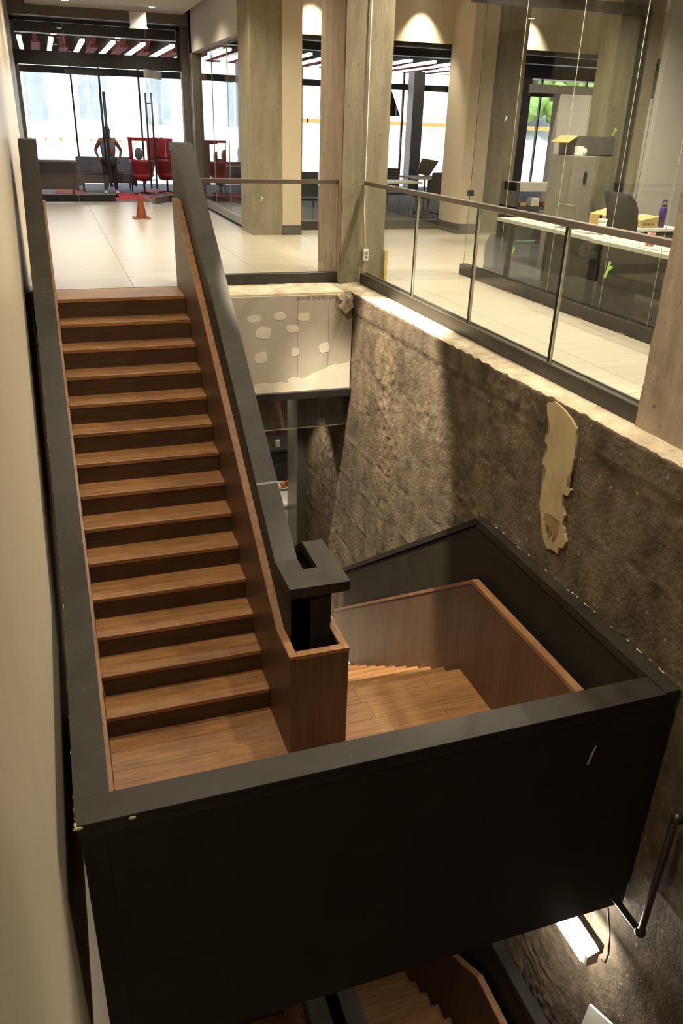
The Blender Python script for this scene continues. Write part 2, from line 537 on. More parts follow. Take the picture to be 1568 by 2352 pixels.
# --- slab edge around the stairwell (rough concrete ledges)
def rough_box(x0, x1, y0, y1, z0, z1, nx, ny, nz, amp, seed=0):
    bm = nb()
    bx(bm, x0, x1, y0, y1, z0, z1)
    def cut(axis, n, lo, hi):
        for i in range(1, n):
            v = lo+(hi-lo)*i/n
            co = [0, 0, 0]; co[axis] = v
            no = [0, 0, 0]; no[axis] = 1
            bmesh.ops.bisect_plane(bm, geom=list(bm.verts)+list(bm.edges)+list(bm.faces), plane_co=co, plane_no=no)
    cut(0, nx, x0, x1); cut(1, ny, y0, y1); cut(2, nz, z0, z1)
    for v in bm.verts:
        n = noise.noise_vector(Vector((v.co.x*9+seed, v.co.y*9, v.co.z*9)))
        n2 = noise.noise_vector(Vector((v.co.x*31+seed, v.co.y*31, v.co.z*31)))
        v.co += (n*amp + n2*amp*0.5)
    return bm
struct('trim_1', rough_box(1.46, 2.96, 3.30, 3.92, 2.30, 2.512, 20, 8, 4, 0.006, 3), 'ledge', 'pale broken concrete ledge under the short glass railing')

# --- the big concrete wall of the stairwell: relief grid
def concrete_wall():
    bm = nb()
    y0, y1, z0, z1 = -3.4, 4.98, -5.4, 2.50
    ny, nz = 420, 330
    joints = [2.24-0.46*k for k in range(17)]
    vj = [-1.02, 2.0]
    grid = []
    for j in range(nz+1):
        row = []
        for i in range(ny+1):
            y = y0+(y1-y0)*i/ny
            z = z0+(z1-z0)*j/nz
            x = WXF(y)
            p = Vector((y*1.7, z*1.1, 4.2))
            d = 0.010*noise.fractal(p*1.2, 1.0, 2.0, 3)
            d += 0.004*noise.fractal(Vector((y*13, z*8, 1.3)), 1.0, 2.0, 3)
            rough = max(0.0, noise.noise(Vector((y*1.1+3, z*1.0, 9.0)))+0.12)
            d += 0.030*rough*noise.fractal(Vector((y*19, z*17, 7.7)), 0.8, 2.1, 3)
            for zj in joints:
                zz = zj+0.012*noise.noise(Vector((y*6, zj*5, 2)))+0.02*noise.noise(Vector((y*1.5, zj*3, 6)))
                q = abs(z-zz)
                if q < 0.028:
                    s = noise.noise(Vector((y*5, zj*9, 5)))
                    d += (0.012 if s > -0.05 else -0.013)*(1-q/0.028)*min(1.0, abs(s)*3)
            band = math.floor((2.24-z)/0.46)
            d += 0.002*math.sin(band*12.9898)
            for k, yv in enumerate(vj):
                yy = yv+0.31*((band*7+k*3) % 4-1.5)*0.4
                q = abs(y-yy)
                if q < 0.03:
                    d += -0.006*(1-q/0.03)
            if z > 2.30:
                d += 0.012
            if -0.95 < y < -0.38 and z > 1.42:
                d *= 0.35
            x -= d
            row.append(bm.verts.new((x, y, z+0.014*noise.noise(Vector((y*14, 3, 3))) if j == nz else z)))
        grid.append(row)
    for j in range(nz):
        for i in range(ny):
            bm.faces.new((grid[j][i], grid[j+1][i], grid[j+1][i+1], grid[j][i+1]))
    # top ledge and back, so the wall is a solid
    top = grid[nz]
    back_t = [bm.verts.new((3.34, v.co.y, 2.512)) for v in top]
    mid_t = [bm.verts.new((0.5*(v.co.x+3.34), v.co.y, 2.516+0.004*noise.noise(Vector((v.co.y*8, 1, 1))))) for v in top]
    bot = grid[0]
    back_b = [bm.verts.new((3.34, v.co.y, -5.4)) for v in bot]
    for i in range(ny):
        bm.faces.new((top[i], mid_t[i], mid_t[i+1], top[i+1]))
        bm.faces.new((mid_t[i], back_t[i], back_t[i+1], mid_t[i+1]))
        bm.faces.new((back_t[i], back_b[i], back_b[i+1], back_t[i+1]))
    return bm
wr = struct('wall_right', concrete_wall(), 'concwall', 'rough dark concrete wall of the stairwell with form joints', 'wall', smooth=True)
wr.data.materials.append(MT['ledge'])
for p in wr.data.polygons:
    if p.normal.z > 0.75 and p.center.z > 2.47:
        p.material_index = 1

# old plaster patch left on the wall: irregular outline with thickness
def wallpt(y, z, off):
    return (WXF(y)-off, y, z)
pl = [(-0.43, 2.455), (-0.50, 2.49), (-0.60, 2.475), (-0.70, 2.44), (-0.775, 2.395), (-0.79, 2.30), (-0.80, 2.20), (-0.79, 2.12), (-0.765, 2.05), (-0.775, 2.0),
      (-0.82, 1.99), (-0.80, 1.94), (-0.74, 1.93), (-0.76, 1.85), (-0.80, 1.80), (-0.79, 1.74), (-0.82, 1.68), (-0.86, 1.63), (-0.84, 1.575), (-0.80, 1.56),
      (-0.79, 1.50), (-0.74, 1.51), (-0.68, 1.485), (-0.63, 1.51), (-0.595, 1.56), (-0.56, 1.63), (-0.545, 1.68), (-0.51, 1.75), (-0.505, 1.83), (-0.50, 1.90),
      (-0.53, 1.96), (-0.525, 2.02), (-0.475, 2.045), (-0.47, 2.085), (-0.505, 2.12), (-0.51, 2.18), (-0.465, 2.20), (-0.46, 2.245), (-0.50, 2.27), (-0.49, 2.33), (-0.45, 2.38)]
def outline_slab(pts, off0, off1, jag=0.006, sub=3):
    bm = nb()
    ring = []
    n = len(pts)
    for i in range(n):
        a, b = pts[i], pts[(i+1) % n]
        for k in range(sub):
            f = k/sub
            y = a[0]+(b[0]-a[0])*f; z = a[1]+(b[1]-a[1])*f
            y += jag*noise.noise(Vector((y*40, z*40, 1))); z += jag*noise.noise(Vector((y*40, z*40, 9)))
            ring.append((y, z))
    A = [bm.verts.new(wallpt(y, z, off0)) for y, z in ring]
    B = [bm.verts.new(wallpt(y, z, off1)) for y, z in ring]
    fa = bm.faces.new(B)
    for i in range(len(ring)):
        j = (i+1) % len(ring)
        bm.faces.new((A[i], A[j], B[j], B[i]))
    bmesh.ops.triangulate(bm, faces=[fa])
    return bm
obj('plaster_patch', outline_slab(pl, -0.02, 0.020), 'patch', wr)
obj('plaster_stain', outline_slab([(-0.60, 1.73), (-0.66, 1.74), (-0.72, 1.72), (-0.77, 1.73), (-0.765, 1.64), (-0.745, 1.57), (-0.735, 1.66), (-0.715, 1.55), (-0.70, 1.66), (-0.68, 1.56), (-0.655, 1.67), (-0.63, 1.60), (-0.60, 1.68), (-0.575, 1.66)], 0.01, 0.0215, 0.004), 'stain', wr)
# crumbs of pale plaster along the steel cap and at the top corner
crumb = nb()
random.seed(3)
for i in range(36):
    y = -1.9+2.0*random.random()**1.5; s = random.uniform(0.002, 0.008)
    c = Vector((WXF(y)-0.012, y, 1.311+random.uniform(0, 0.012)))
    bmesh.ops.create_icosphere(crumb, subdivisions=1, radius=s, matrix=Matrix.Translation(c) @ Matrix.Diagonal((0.7, 1.9, 0.6, 1)))
co = obj('plaster_crumbs', crumb, 'sealant', wr)
co['kind'] = 'stuff'
torn = nb()
for k, (x, z, s, rot) in enumerate([(2.84, 2.46, 0.06, 0.5), (2.88, 2.42, 0.07, 1.1), (2.92, 2.46, 0.05, 0.2), (2.86, 2.36, 0.075, 0.8), (2.93, 2.39, 0.05, 1.4), (2.81, 2.48, 0.035, 0.3)]):
    m = Matrix.Translation((x, 3.235+0.012*(k % 3), z)) @ Matrix.Rotation(rot, 4, 'Y') @ Matrix.Rotation(0.4*math.sin(k*2.1), 4, 'X')
    b2 = bmesh.ops.create_cube(torn, size=1.0, matrix=m @ Matrix.Diagonal((s*1.6, 0.012, s, 1)))
torn_o = obj('torn_plaster', torn, 'sealant', wr)

# --- left wall, far left wall, rear wall, office and lounge enclosure
b = nb(); bx(b, -0.60, -0.25, -7.6, 8.35, -6.0, 6.2)
struct('wall_left', b, 'wallwhite', 'tall smooth cream wall running along the stair', 'wall')
b = nb(); bx(b, -0.60, -0.285, 8.35, 13.75, 2.3, 6.2)  # same wall carrying on in shade; the shade is put into the dark colour
struct('wall_left', b, 'darktrim', 'far left wall, its shade painted in taupe, between the cream wall and the glass entrance', 'wall')
b = nb(); bx(b, -0.6, 12.2, -7.8, -7.6, -6.0, 6.2)
struct('wall_rear', b, 'cream', 'cream wall closing the hall behind the viewer', 'wall')
b = nb(); bx(b, 12.0, 12.2, -7.6, 8.7, 2.3, 6.2)
struct('wall_office', b, 'cream', 'cream end wall of the office', 'wall')
b = nb(); bx(b, 3.3, 12.2, -7.6, -2.2, 2.3, 2.52); bx(b, 3.05, 3.3, -7.6, -3.4, -6, 2.52)
struct('floor', b, 'grout', 'plain slab behind the near concrete column', 'floor')
b = nb(); bx(b, -4.2, -4.0, 13.75, 19.6, 2.3, 6.4)
struct('wall_lounge', b, 'darktrim', 'dark side wall of the lounge', 'wall')
b = nb(); bx(b, 18, 18.2, 8.7, 19.6, 2.3, 6.4); bx(b, 12.0, 18.2, 8.5, 8.7, 2.3, 6.4)
struct('wall_cafe', b, 'darktrim', 'dark far wall of the cafe', 'wall')
b = nb(); bx(b, -4.2, -0.6, 13.55, 13.75, 2.3, 6.4)
struct('wall_lounge', b, 'darktrim', 'dark wall beside the entrance', 'wall')
# ceilings
b = nb(); bx(b, -0.6, 12.2, -7.8, 13.3, 6.02, 6.3)
struct('ceiling', b, 'ceil', 'plain white ceiling over stair and office', 'ceiling')
b = nb(); bx(b, 0.02, 2.88, 4.2, 13.35, CZ, 6.03)
struct('ceiling', b, 'ceil', 'white dropped ceiling over the corridor', 'ceiling')
b = nb(); bx(b, -0.6, 3.2, 13.3, 13.8, 5.78, 6.3)
struct('trim_2', b, 'darktrim', 'taupe bulkhead strip above the glass entrance')
b = nb(); bx(b, -4.2, 18.2, 13.8, 19.9, 6.15, 6.4); bx(b, 3.2, 18.2, 8.9, 13.8, 6.15, 6.4)
struct('ceiling', b, 'black', 'dark ceiling of lounge and cafe', 'ceiling')
# bulkheads
b = nb(); bx(b, 2.98, 3.12, 8.8, 13.3, 5.30, 6.05)
struct('wall_bulkhead', b, 'soffit', 'light grey bulkhead above the corridor glazing', 'wall')
b = nb(); bx(b, 3.76, 12.0, 8.55, 8.72, 5.32, 6.05)
struct('wall_bulkhead', b, 'cream', 'cream bulkhead wall with pools of lamp light', 'wall')
b = nb(); bx(b, 3.76, 12.0, 8.58, 8.68, 5.25, 5.32)
struct('trim_3', b, 'shoe', 'dark head channel under the cream bulkhead')
b = nb(); bx(b, 8.5, 10.4, 8.50, 8.72, 2.52, 4.70)
struct('wall_panel', b, 'soffit', 'pale grey wall panels deep inside the office', 'wall')
b = nb(); bx(b, 9.3, 9.36, 8.46, 8.5, 2.52, 4.75)
struct('trim_4', b, 'white', 'white upright strip on the grey office wall')
b = nb(); bx(b, 8.0, 10.4, 8.50, 8.72, 4.705, 4.83)
struct('trim_5', b, 'darktrim', 'dark rail across the grey office wall')
b = nb(); bx(b, 7.335, 12.0, 4.46, 4.56, 2.52, 6.02)
struct('wall_partition', b, 'soffit', 'pale partition wall behind the purple bottle', 'wall')
# lower level: floor, ceiling slab, far walls, shaft bottom
b = nb(); bx(b, -0.25, 3.3, 2.62, 10.0, -2.0, -1.8)
struct('floor', b, 'tile', 'cream floor of the lower level under the slab', 'floor')
b = nb(); bx(b, 1.44, 2.99, 3.42, 10.0, 1.44, 2.3); bx(b, -0.25, 1.44, 3.9, 10.0, 1.44, 2.3); bx(b, 2.99, 12, 3.42, 8.8, 1.44, 2.3)
struct('ceiling', b, 'deskdark', 'dark underside of the upper slab', 'ceiling')
b = nb(); bx(b, -0.25, 6.0, 8.2, 8.4, -2.0, 1.44)
struct('wall_kitchen', b, 'veneer', 'dark walnut wall at the back of the lower kitchen', 'wall')
b = nb(); bx(b, 3.06, 6.0, 4.985, 5.1, -2.0, 1.44); bx(b, 5.9, 6.0, 5.1, 8.2, -2.0, 1.44)
struct('wall_lower', b, 'concwall', 'end of the concrete wall on the lower level', 'wall')
b = nb(); bx(b, -0.6, 3.4, -7.6, 4.0, -6.1, -5.9)
struct('floor', b, 'grout', 'dark bottom of the stairwell', 'floor')

# gypsum face under the back ledge
gy = nb(); bx(gy, 1.44, 2.962, 3.28, 3.40, 1.46, 2.49)
gyo = struct('wall_gypsum', gy, 'gyp', 'unpainted gypsum board face below the short glass railing', 'wall')
for k, (x, z, w, h, s) in enumerate([(1.90, 2.27, 0.10, 0.045, 0), (2.16, 2.29, 0.085, 0.05, 2), (2.43, 2.27, 0.09, 0.05, 4), (1.99, 2.12, 0.10, 0.075, 6), (2.305, 2.15, 0.085, 0.05, 9),
                                    (1.96, 1.86, 0.085, 0.075, 11), (2.33, 1.90, 0.055, 0.055, 13), (2.66, 1.93, 0.075, 0.065, 15), (2.32, 1.58, 0.09, 0.055, 17)]):
    pts = []
    for i in range(18):
        a = 2*math.pi*i/18
        q = 1+0.28*noise.noise(Vector((math.cos(a)*1.7+s, math.sin(a)*1.7, s)))
        sq = max(abs(math.cos(a)), abs(math.sin(a)))**-0.5
        pts.append((x+w*q*sq*math.cos(a)*0.8, z+h*q*sq*math.sin(a)*0.8))
    b = nb(); prism(b, pts, 3.2775, 3.281, 'y')
    obj('compound_patch', b, 'mud', gyo)
b = nb()
pts = [(1.60, 1.47)] + [(1.6+0.08*i, 1.555+0.05*noise.noise(Vector((i*0.7, 2, 1)))+(0.004*i)+(0.16*max(0, i-10)/6)) for i in range(16)] + [(2.955, 1.75), (2.955, 1.47)]
prism(b, pts, 3.2778, 3.281, 'y')
obj('compound_patch', b, 'mud', gyo)
for xs in (2.36, 2.70):
    b = nb(); bx(b, xs-0.0012, xs+0.0012, 3.2782, 3.281, 1.62, 2.49)
    obj('board_seam', b, 'ink', gyo)
tx = bpy.data.curves.new('stamped_text', 'FONT')
tx.body = 'AND CEILING BOARD'
tx.size = 0.048
tx.extrude = 0.0004
tx.align_x = 'CENTER'
txo = bpy.data.objects.new('stamped_text', tx)
COL.objects.link(txo)
txo.rotation_euler = (math.radians(90), math.pi, 0)
txo.location = (2.56, 3.2785, 2.478)
dg = bpy.context.evaluated_depsgraph_get()
tme = bpy.data.meshes.new_from_object(txo.evaluated_get(dg))
mw = txo.matrix_world.copy()
bpy.data.objects.remove(txo)
rotm = Matrix.Translation((2.57, 3.279, 2.476)) @ Matrix.Rotation(math.pi, 4, 'Y') @ Matrix.Rotation(math.radians(90), 4, 'X')
tme.transform(rotm)
tme.materials.clear()
tme.materials.append(MT['ink'])
to = bpy.data.objects.new('stamped_text', tme)
COL.objects.link(to)
to.parent = gyo
to['label'] = 'upside-down stamped words on the board'
b = nb(); bx(b, 1.44, 2.97, 3.25, 3.45, 1.385, 1.46)
struct('trim_6', b, 'black', 'black edge strip under the gypsum face')

# ================================================================== STAIRCASE
st = thing('staircase', 'walnut staircase with blackened steel guards, a landing and two flights', 'staircase', (0.6, -0.8, 0.0))
SLOPE = (3.887-1.3)/(3.73+0.03)
def top_l(y):                       # height of the steel cap above the upper flight
    return 1.3 if y < -0.03 else min(3.887, 1.3+SLOPE*(y+0.03))
# upper flight
fb = nb()
prism(fb, [(0.02, -0.02), (3.80, 2.40), (3.80, 2.20), (0.30, -0.22), (0.02, -0.22)], 0.03, 1.17)
flight = obj('flight_carriage', fb, 'steel', st)
tr_src = None
for i in range(1, 15):
    y = (i-1)*T; z = i*R
    y1 = y+T+0.022 if i < 14 else 3.80
    b = nb(); bx(b, 0.0, SW, y, y1, z-0.035, z, 0.003)
    t = obj('tread', b, 'tread', flight, loc=st.location)
    t.parent = flight
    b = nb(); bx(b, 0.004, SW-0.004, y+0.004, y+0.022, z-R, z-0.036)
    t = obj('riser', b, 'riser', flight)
# landing with boards running across
lb = nb(); bx(lb, 0.0, 2.85, -1.95, 0.04, -0.40, -0.036); bx(lb, -0.1, 3.0, -1.95, -0.05, -0.42, -0.40)
land = obj('landing_deck', lb, 'steel', st)
random.seed(11)
yy = -1.95
k = 0
while yy < 0.02:
    w = min(0.199, 0.022-yy)
    cuts = [0.0, [0.95, 1.9][k % 2]+0.15*(k % 3), [1.95, 2.5][k % 2], 2.85]
    for a, c in zip(cuts, cuts[1:]):
        b = nb(); bx(b, a+0.0008, c-0.0008, yy+0.0008, yy+w-0.0008, -0.036, 0.0, 0.001)
        obj('landing_plank', b, 'tread', land)
    yy += w
    k += 1
# lower flight (10 risers down, away from the viewer)
LX0, LX1 = 1.63, 2.85
fb = nb()
prism(fb, [(0.02, -0.45), (0.02, -R-0.05), (10*T, -11*R-0.03), (10*T, -11*R-0.26)], LX0+0.03, LX1-0.03)
flight2 = obj('flight_carriage', fb, 'steel', st)
for i in range(1, 11):
    y = 0.022+(i-1)*T; z = -i*R
    b = nb(); bx(b, LX0, LX1, y-0.004, y+T+0.02, z-0.035, z, 0.003)
    obj('tread', b, 'tread', flight2)
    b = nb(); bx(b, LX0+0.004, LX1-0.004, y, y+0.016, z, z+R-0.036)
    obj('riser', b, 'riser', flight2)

def guard(name, parent, prof, x0, x1, mat='steel'):
    b = nb(); prism(b, prof, x0, x1, 'x')
    return obj(name, b, mat, parent)
def strip_profile(line, th):
    """closed profile: line at the top, line lowered by th below"""
    return [(y, z) for y, z in line] + [(y, z-th) for y, z in reversed(line)]

CT = 0.075
# left guard
lineL = [(-1.886, 1.3), (-0.03, 1.3), (3.73, 3.887), (4.18, 3.887)]
pl_l = guard('steel_panel', st, [(-2.05, 1.3-CT), (-0.03, 1.3-CT), (3.73, 3.887-CT), (4.16, 3.887-CT), (4.16, 2.53), (3.82, 2.53), (3.82, 2.2), (0.3, -0.25), (0.1, -0.42), (-2.05, -0.42)], -0.150, -0.045)
cL = guard('steel_cap', pl_l, strip_profile(lineL, CT), -0.168, -0.012, 'steelcap')
wl = guard('wood_panel', st, [(-1.9, 0.87), (-0.24, 0.87), (3.72, 3.36), (3.86, 3.36), (3.86, 2.53), (3.8, 2.3), (3.33, 2.1), (0.2, -0.1), (-1.9, -0.1)], -0.04, 0.0, 'veneer')
guard('wood_edge', wl, strip_profile([(-1.9, 0.872), (-0.24, 0.872), (3.72, 3.362), (3.86, 3.362)], 0.028), -0.045, 0.004, 'woodcap')
# guard between the flights
pm = guard('steel_panel', st, [(-0.40, 1.3-CT), (-0.03, 1.3-CT), (3.73, 3.887-CT), (4.16, 3.887-CT), (4.16, 2.53), (3.84, 2.53), (3.84, 2.2), (0.3, -0.25), (0.1, -0.42), (-0.40, -0.42)], 1.262, 1.40)
lineM = [(-0.42, 1.3), (-0.03, 1.3), (3.73, 3.887), (4.18, 3.887)]
guard('steel_cap', pm, strip_profile(lineM, CT), 1.250, 1.412, 'steelcap')
b = nb(); prism(b, [(0.50+0.0, 1.3+SLOPE*0.53+0.0015), (0.514, 1.3+SLOPE*0.544+0.002), (0.514, 1.3+SLOPE*0.544-0.004), (0.50, 1.3+SLOPE*0.53-0.004)], 1.2505, 1.4115)
obj('weld_seam', b, 'colgrey', pm)
wm = guard('wood_panel', st, [(-0.58, 0.85), (-0.24, 0.85), (3.62, 3.36), (3.86, 3.36), (3.86, 2.53), (3.8, 2.3), (3.33, 2.1), (0.2, -0.1), (-0.58, -0.1)], SW, SW+0.042, 'veneer')
guard('wood_edge', wm, strip_profile([(-0.58, 0.875), (-0.235, 0.875), (3.62, 3.385), (3.865, 3.385)], 0.03), SW-0.003, SW+0.052, 'woodcap')
b = nb(); bx(b, SW+0.042, 1.582, -0.58, -0.545, -0.05, 0.85)
wf = obj('wood_panel', b, 'veneer', st)
b = nb(); bx(b, SW+0.05, 1.575, -0.583, -0.525, 0.845, 0.875)
obj('wood_edge', b, 'woodcap', wf)
# twin guard on the lower flight side
def low_top(y):
    return 1.3 if y < 0.21 else 1.3-0.702*(y-0.21)
ye = 3.25
pn = guard('steel_panel', st, [(-0.25, 1.3-CT), (0.21, 1.3-CT), (ye, low_top(ye)-CT), (ye, -1.79), (2.62, -1.79), (2.58, -2.08), (0.2, -0.42), (-0.25, -0.42)], 1.53, 1.60)
guard('steel_cap', pn, strip_profile([(-0.18, 1.3), (0.21, 1.3), (ye, low_top(ye))], CT), 1.515, 1.675, 'steelcap')
b = nb(); bx(b, 1.412, 1.675, -0.42, -0.18, 1.3-CT, 1.3); bx(b, 1.250, 1.412, -0.4205, -0.419, 1.3-CT, 1.3)
obj('newel_cap', b, 'steelcap', pn)
b = nb(); bx(b, 1.264, 1.545, -0.40, -0.20, -0.05, 1.3-CT)
obj('newel_post', b, 'steel', pn)
b = nb(); bx(b, 1.255, 1.57, -0.53, -0.40, -0.05, 0.62); bx(b, 1.26, 1.60, -0.2, 0.0, -0.05, 0.80)
obj('newel_core', b, 'steel', pn)
wn = guard('wood_panel', st, [(-0.58, 0.85), (0.0, 0.85), (ye, 0.85-0.702*ye), (ye, -1.79), (2.62, -1.79), (2.58, -2.06), (0.2, -0.38), (-0.58, -0.1)], 1.582, 1.625, 'veneer')
guard('wood_edge', wn, strip_profile([(-0.583, 0.875), (0.0, 0.875), (ye, 0.875-0.702*ye)], 0.03), 1.574, 1.628, 'woodcap')
# right guard against the concrete wall
pr = guard('steel_panel', st, [(-2.0, 1.308-CT), (0.21, 1.308-CT), (ye, low_top(ye)-CT), (ye, -1.79), (2.62, -1.79), (2.58, -2.08), (0.2, -0.42), (-2.0, -0.42)], 2.965, 3.005)
guard('steel_cap', pr, strip_profile([(-2.05, 1.308), (0.21, 1.308), (ye, low_top(ye)+0.008)], 0.06), 2.95, 3.052, 'steelcap')
# straight run of the far right cap beyond the bend is seen as a slim plate on the wall side
wrr = guard('wood_panel', st, [(-1.9, 0.86), (-0.02, 0.86), (ye, 0.86-0.702*(ye+0.02)), (ye, -1.79), (2.62, -1.79), (2.58, -2.06), (0.2, -0.38), (-1.9, -0.1)], 2.85, 2.89, 'veneer')
guard('wood_edge', wrr, strip_profile([(-1.9, 0.89), (-0.02, 0.89), (ye, 0.89-0.702*(ye+0.02))], 0.034), 2.843, 2.902, 'woodcap')
# front guard facing the viewer
b = nb(); bx(b, -0.150, 3.045, -2.046, -2.0, -0.42, 1.3-0.012)
pf = obj('steel_panel', b, 'steel', st)
b = nb(); bx(b, -0.168, 3.05, -2.052, -1.885, 1.286, 1.3, 0.002); bx(b, -0.16, 3.04, -2.048, -2.03, 1.22, 1.29)
obj('steel_cap', b, 'steelcap', pf)
b = nb(); bx(b, -0.15, 3.0, -2.0, -1.93, -0.42, 1.286)
obj('steel_liner', b, 'steel', pf)
random.seed(5)
b = nb()
for (x, y, z, sx, sy, sz) in [(-0.155, -2.054, 1.288, 0.022, 0.006, 0.01), (0.075, -2.055, 1.282, 0.017, 0.005, 0.010), (-0.166, -2.04, 1.296, 0.006, 0.014, 0.012)]:
    bmesh.ops.create_icosphere(b, subdivisions=2, radius=1.0, matrix=Matrix.Translation((x, y, z)) @ Matrix.Diagonal((sx, sy, sz, 1)))
for i in range(70):
    y = random.uniform(-2.0, 2.8)
    z = top_l(y)-random.uniform(0.0, 0.03)
    bmesh.ops.create_icosphere(b, subdivisions=1, radius=1.0, matrix=Matrix.Translation((-0.169, y, z)) @ Matrix.Diagonal((0.003, random.uniform(0.004, 0.016), random.uniform(0.003, 0.006), 1)))
pc = obj('paint_crumbs', b, 'sealant', pf)
pc['kind'] = 'stuff'
b = nb()
prism(b, [(2.527, 0.905), (2.536, 0.95), (2.548, 1.0), (2.556, 1.03), (2.548, 1.032), (2.536, 0.99), (2.522, 0.94), (2.516, 0.905)], -2.049, -2.045, 'y')
obj('paint_drip', b, 'sealant', pf)

# ================================================================== GLASS RAILINGS
rl = thing('glass_railing', 'long frameless glass railing on a dark shoe above the concrete wall', 'railing', (3.26, 1.3, FZ))
b = nb(); bx(b, 3.205, 3.30, -1.30, 3.74, 2.505, 2.622, 0.003)
obj('base_shoe', b, 'shoe', rl)
b = nb(); bx(b, 3.205, 3.212, -1.30, 3.74, 2.622, 2.630); bx(b, 3.27, 3.285, -1.30, 3.74, 2.622, 2.632)
obj('shoe_gasket', b, 'rail', rl)
edges = [-1.30, -0.05, 1.195, 2.385, 3.70]
for a, c in zip(edges, edges[1:]):
    b = nb(); bx(b, 3.236, 3.252, a+0.017, c-0.021, 2.60, 3.53)
    obj('glass_pane', b, 'glass', rl)
for e in edges[1:-1]:
    b = nb(); bx(b, 3.234, 3.254, e-0.010, e+0.016, 2.62, 3.53)
    obj('pane_seal', b, 'glassedge', rl)
    b = nb(); bx(b, 3.236, 3.252, e-0.020, e-0.0105, 2.62, 3.53)
    obj('pane_edge', b, 'glassgreen', rl)
b = nb(); bx(b, 3.220, 3.268, -1.12, 3.76, 3.525, 3.567, 0.004)
obj('handrail', b, 'rail', rl)

rb = thing('glass_railing', 'short glass railing between the stair guard and the concrete column', 'railing', (2.2, 3.88, FZ))
b = nb(); bx(b, 1.46, 2.975, 3.855, 3.945, 2.505, 2.622, 0.003)
obj('base_shoe', b, 'shoe', rb)
b = nb(); bx(b, 1.46, 2.945, 3.892, 3.908, 2.6, 3.53)
obj('glass_pane', b, 'glass', rb)
b = nb(); bx(b, 2.945, 2.955, 3.892, 3.908, 2.62, 3.53)
obj('pane_edge', b, 'glassgreen', rb)
b = nb(); bx(b, 1.42, 2.975, 3.876, 3.924, 3.525, 3.567, 0.004)
obj('handrail', b, 'rail', rb)

# ================================================================== COLUMNS
def rcol(name, x0, x1, y0, y1, z0, z1, mat, label, seed, amp=0.004):
    bm = rough_box(x0, x1, y0, y1, z0, z1, 5, 7, 36, amp, seed)
    o = obj(name, bm, mat, loc=((x0+x1)/2, (y0+y1)/2, z0))
    return tag(o, label, 'column')
colB = rcol('concrete_column', 2.985, 3.49, 3.79, 4.58, FZ-0.01, 6.02, 'conc', 'raw concrete column at the corner where the two glass railings meet', 1)
colA = rcol('concrete_column', 2.985, 3.455, 8.0, 8.8, FZ-0.005, 6.02, 'conc', 'raw concrete column beside the slim cream column, far side of the hall', 2)
colC = rcol('concrete_column', 3.19, 4.1, -1.95, -1.10, 2.40, 6.02, 'concpink', 'brown concrete column cut off by the right edge of the view', 3, 0.006)
colD = rcol('concrete_column', 6.70, 6.99, 4.60, 4.95, FZ, 6.02, 'conc', 'raw concrete column inside the office behind the grey cabinet', 4)
colE = rcol('concrete_column', 7.07, 7.33, 4.62, 5.0, FZ, 6.02, 'conc', 'shaded concrete column inside the office beside the black upright', 5)
# pinkish plank-marked side face of the corner column
obj('cast_face', rough_box(2.972, 2.99, 3.80, 4.57, FZ, 6.02, 1, 6, 30, 0.003, 8), 'concpink', colB)
wc = thing('cream_column', 'slim cream boxed column next to the raw concrete column', 'column', (3.6, 8.1, FZ))
b = nb(); bx(b, 3.458, 3.76, 7.99, 8.6, FZ+0.14, 6.02, 0.004)
obj('column_body', b, 'cream', wc)
b = nb(); bx(b, 3.456, 3.765, 7.98, 8.61, FZ, FZ+0.14)
obj('baseboard', b, 'deskdark', wc)
wc = thing('cream_column', 'wide cream column with dark base beside the glazed office', 'column', (6.7, 8.1, FZ))
b = nb(); bx(b, 6.43, 6.86, 7.86, 8.6, FZ+0.16, 6.02, 0.004)
obj('column_body', b, 'cream', wc)
b = nb(); bx(b, 6.425, 6.865, 7.85, 8.61, FZ, FZ+0.16)
obj('baseboard', b, 'deskdark', wc)

rcol('concrete_column', 6.885, 7.45, 7.98, 8.5, FZ, 6.02, 'conc', 'dim concrete column right behind the wide cream column, seen through office glass', 6)
# conduit and outlet on the corner column
cd = thing('wall_outlet', 'cream outlet box with thin conduit on the corner column', 'outlet', (3.27, 3.775, 2.8))
b = nb(); tube(b, [(3.232, 3.772, 6.0), (3.236, 3.772, 3.25), (3.25, 3.768, 3.1), (3.262, 3.772, 2.95), (3.262, 3.772, 2.87)], 0.006, 8)
obj('conduit', b, 'white', cd, True)
b = nb(); bx(b, 3.238, 3.296, 3.735, 3.782, 2.755, 2.875, 0.004)
bd = obj('outlet_box', b, 'white', cd)
b = nb(); bx(b, 3.252, 3.282, 3.732, 3.736, 2.78, 2.805); bx(b, 3.252, 3.282, 3.732, 3.736, 2.822, 2.848)
obj('socket', b, 'greymetal', bd)
b = nb(); tube(b, [(3.262, 3.772, 2.755), (3.258, 3.77, 2.66), (3.256, 3.768, 2.64)], 0.004, 6)
obj('cable', b, 'yellow', cd, True)
b = nb(); bx(b, 3.49, 3.525, 3.74, 3.79, FZ, 2.86)
tag(obj('yellow_strip', b, 'yellow', loc=(3.51, 3.77, FZ)), 'short yellow strip standing at the foot of the corner column', 'strip')
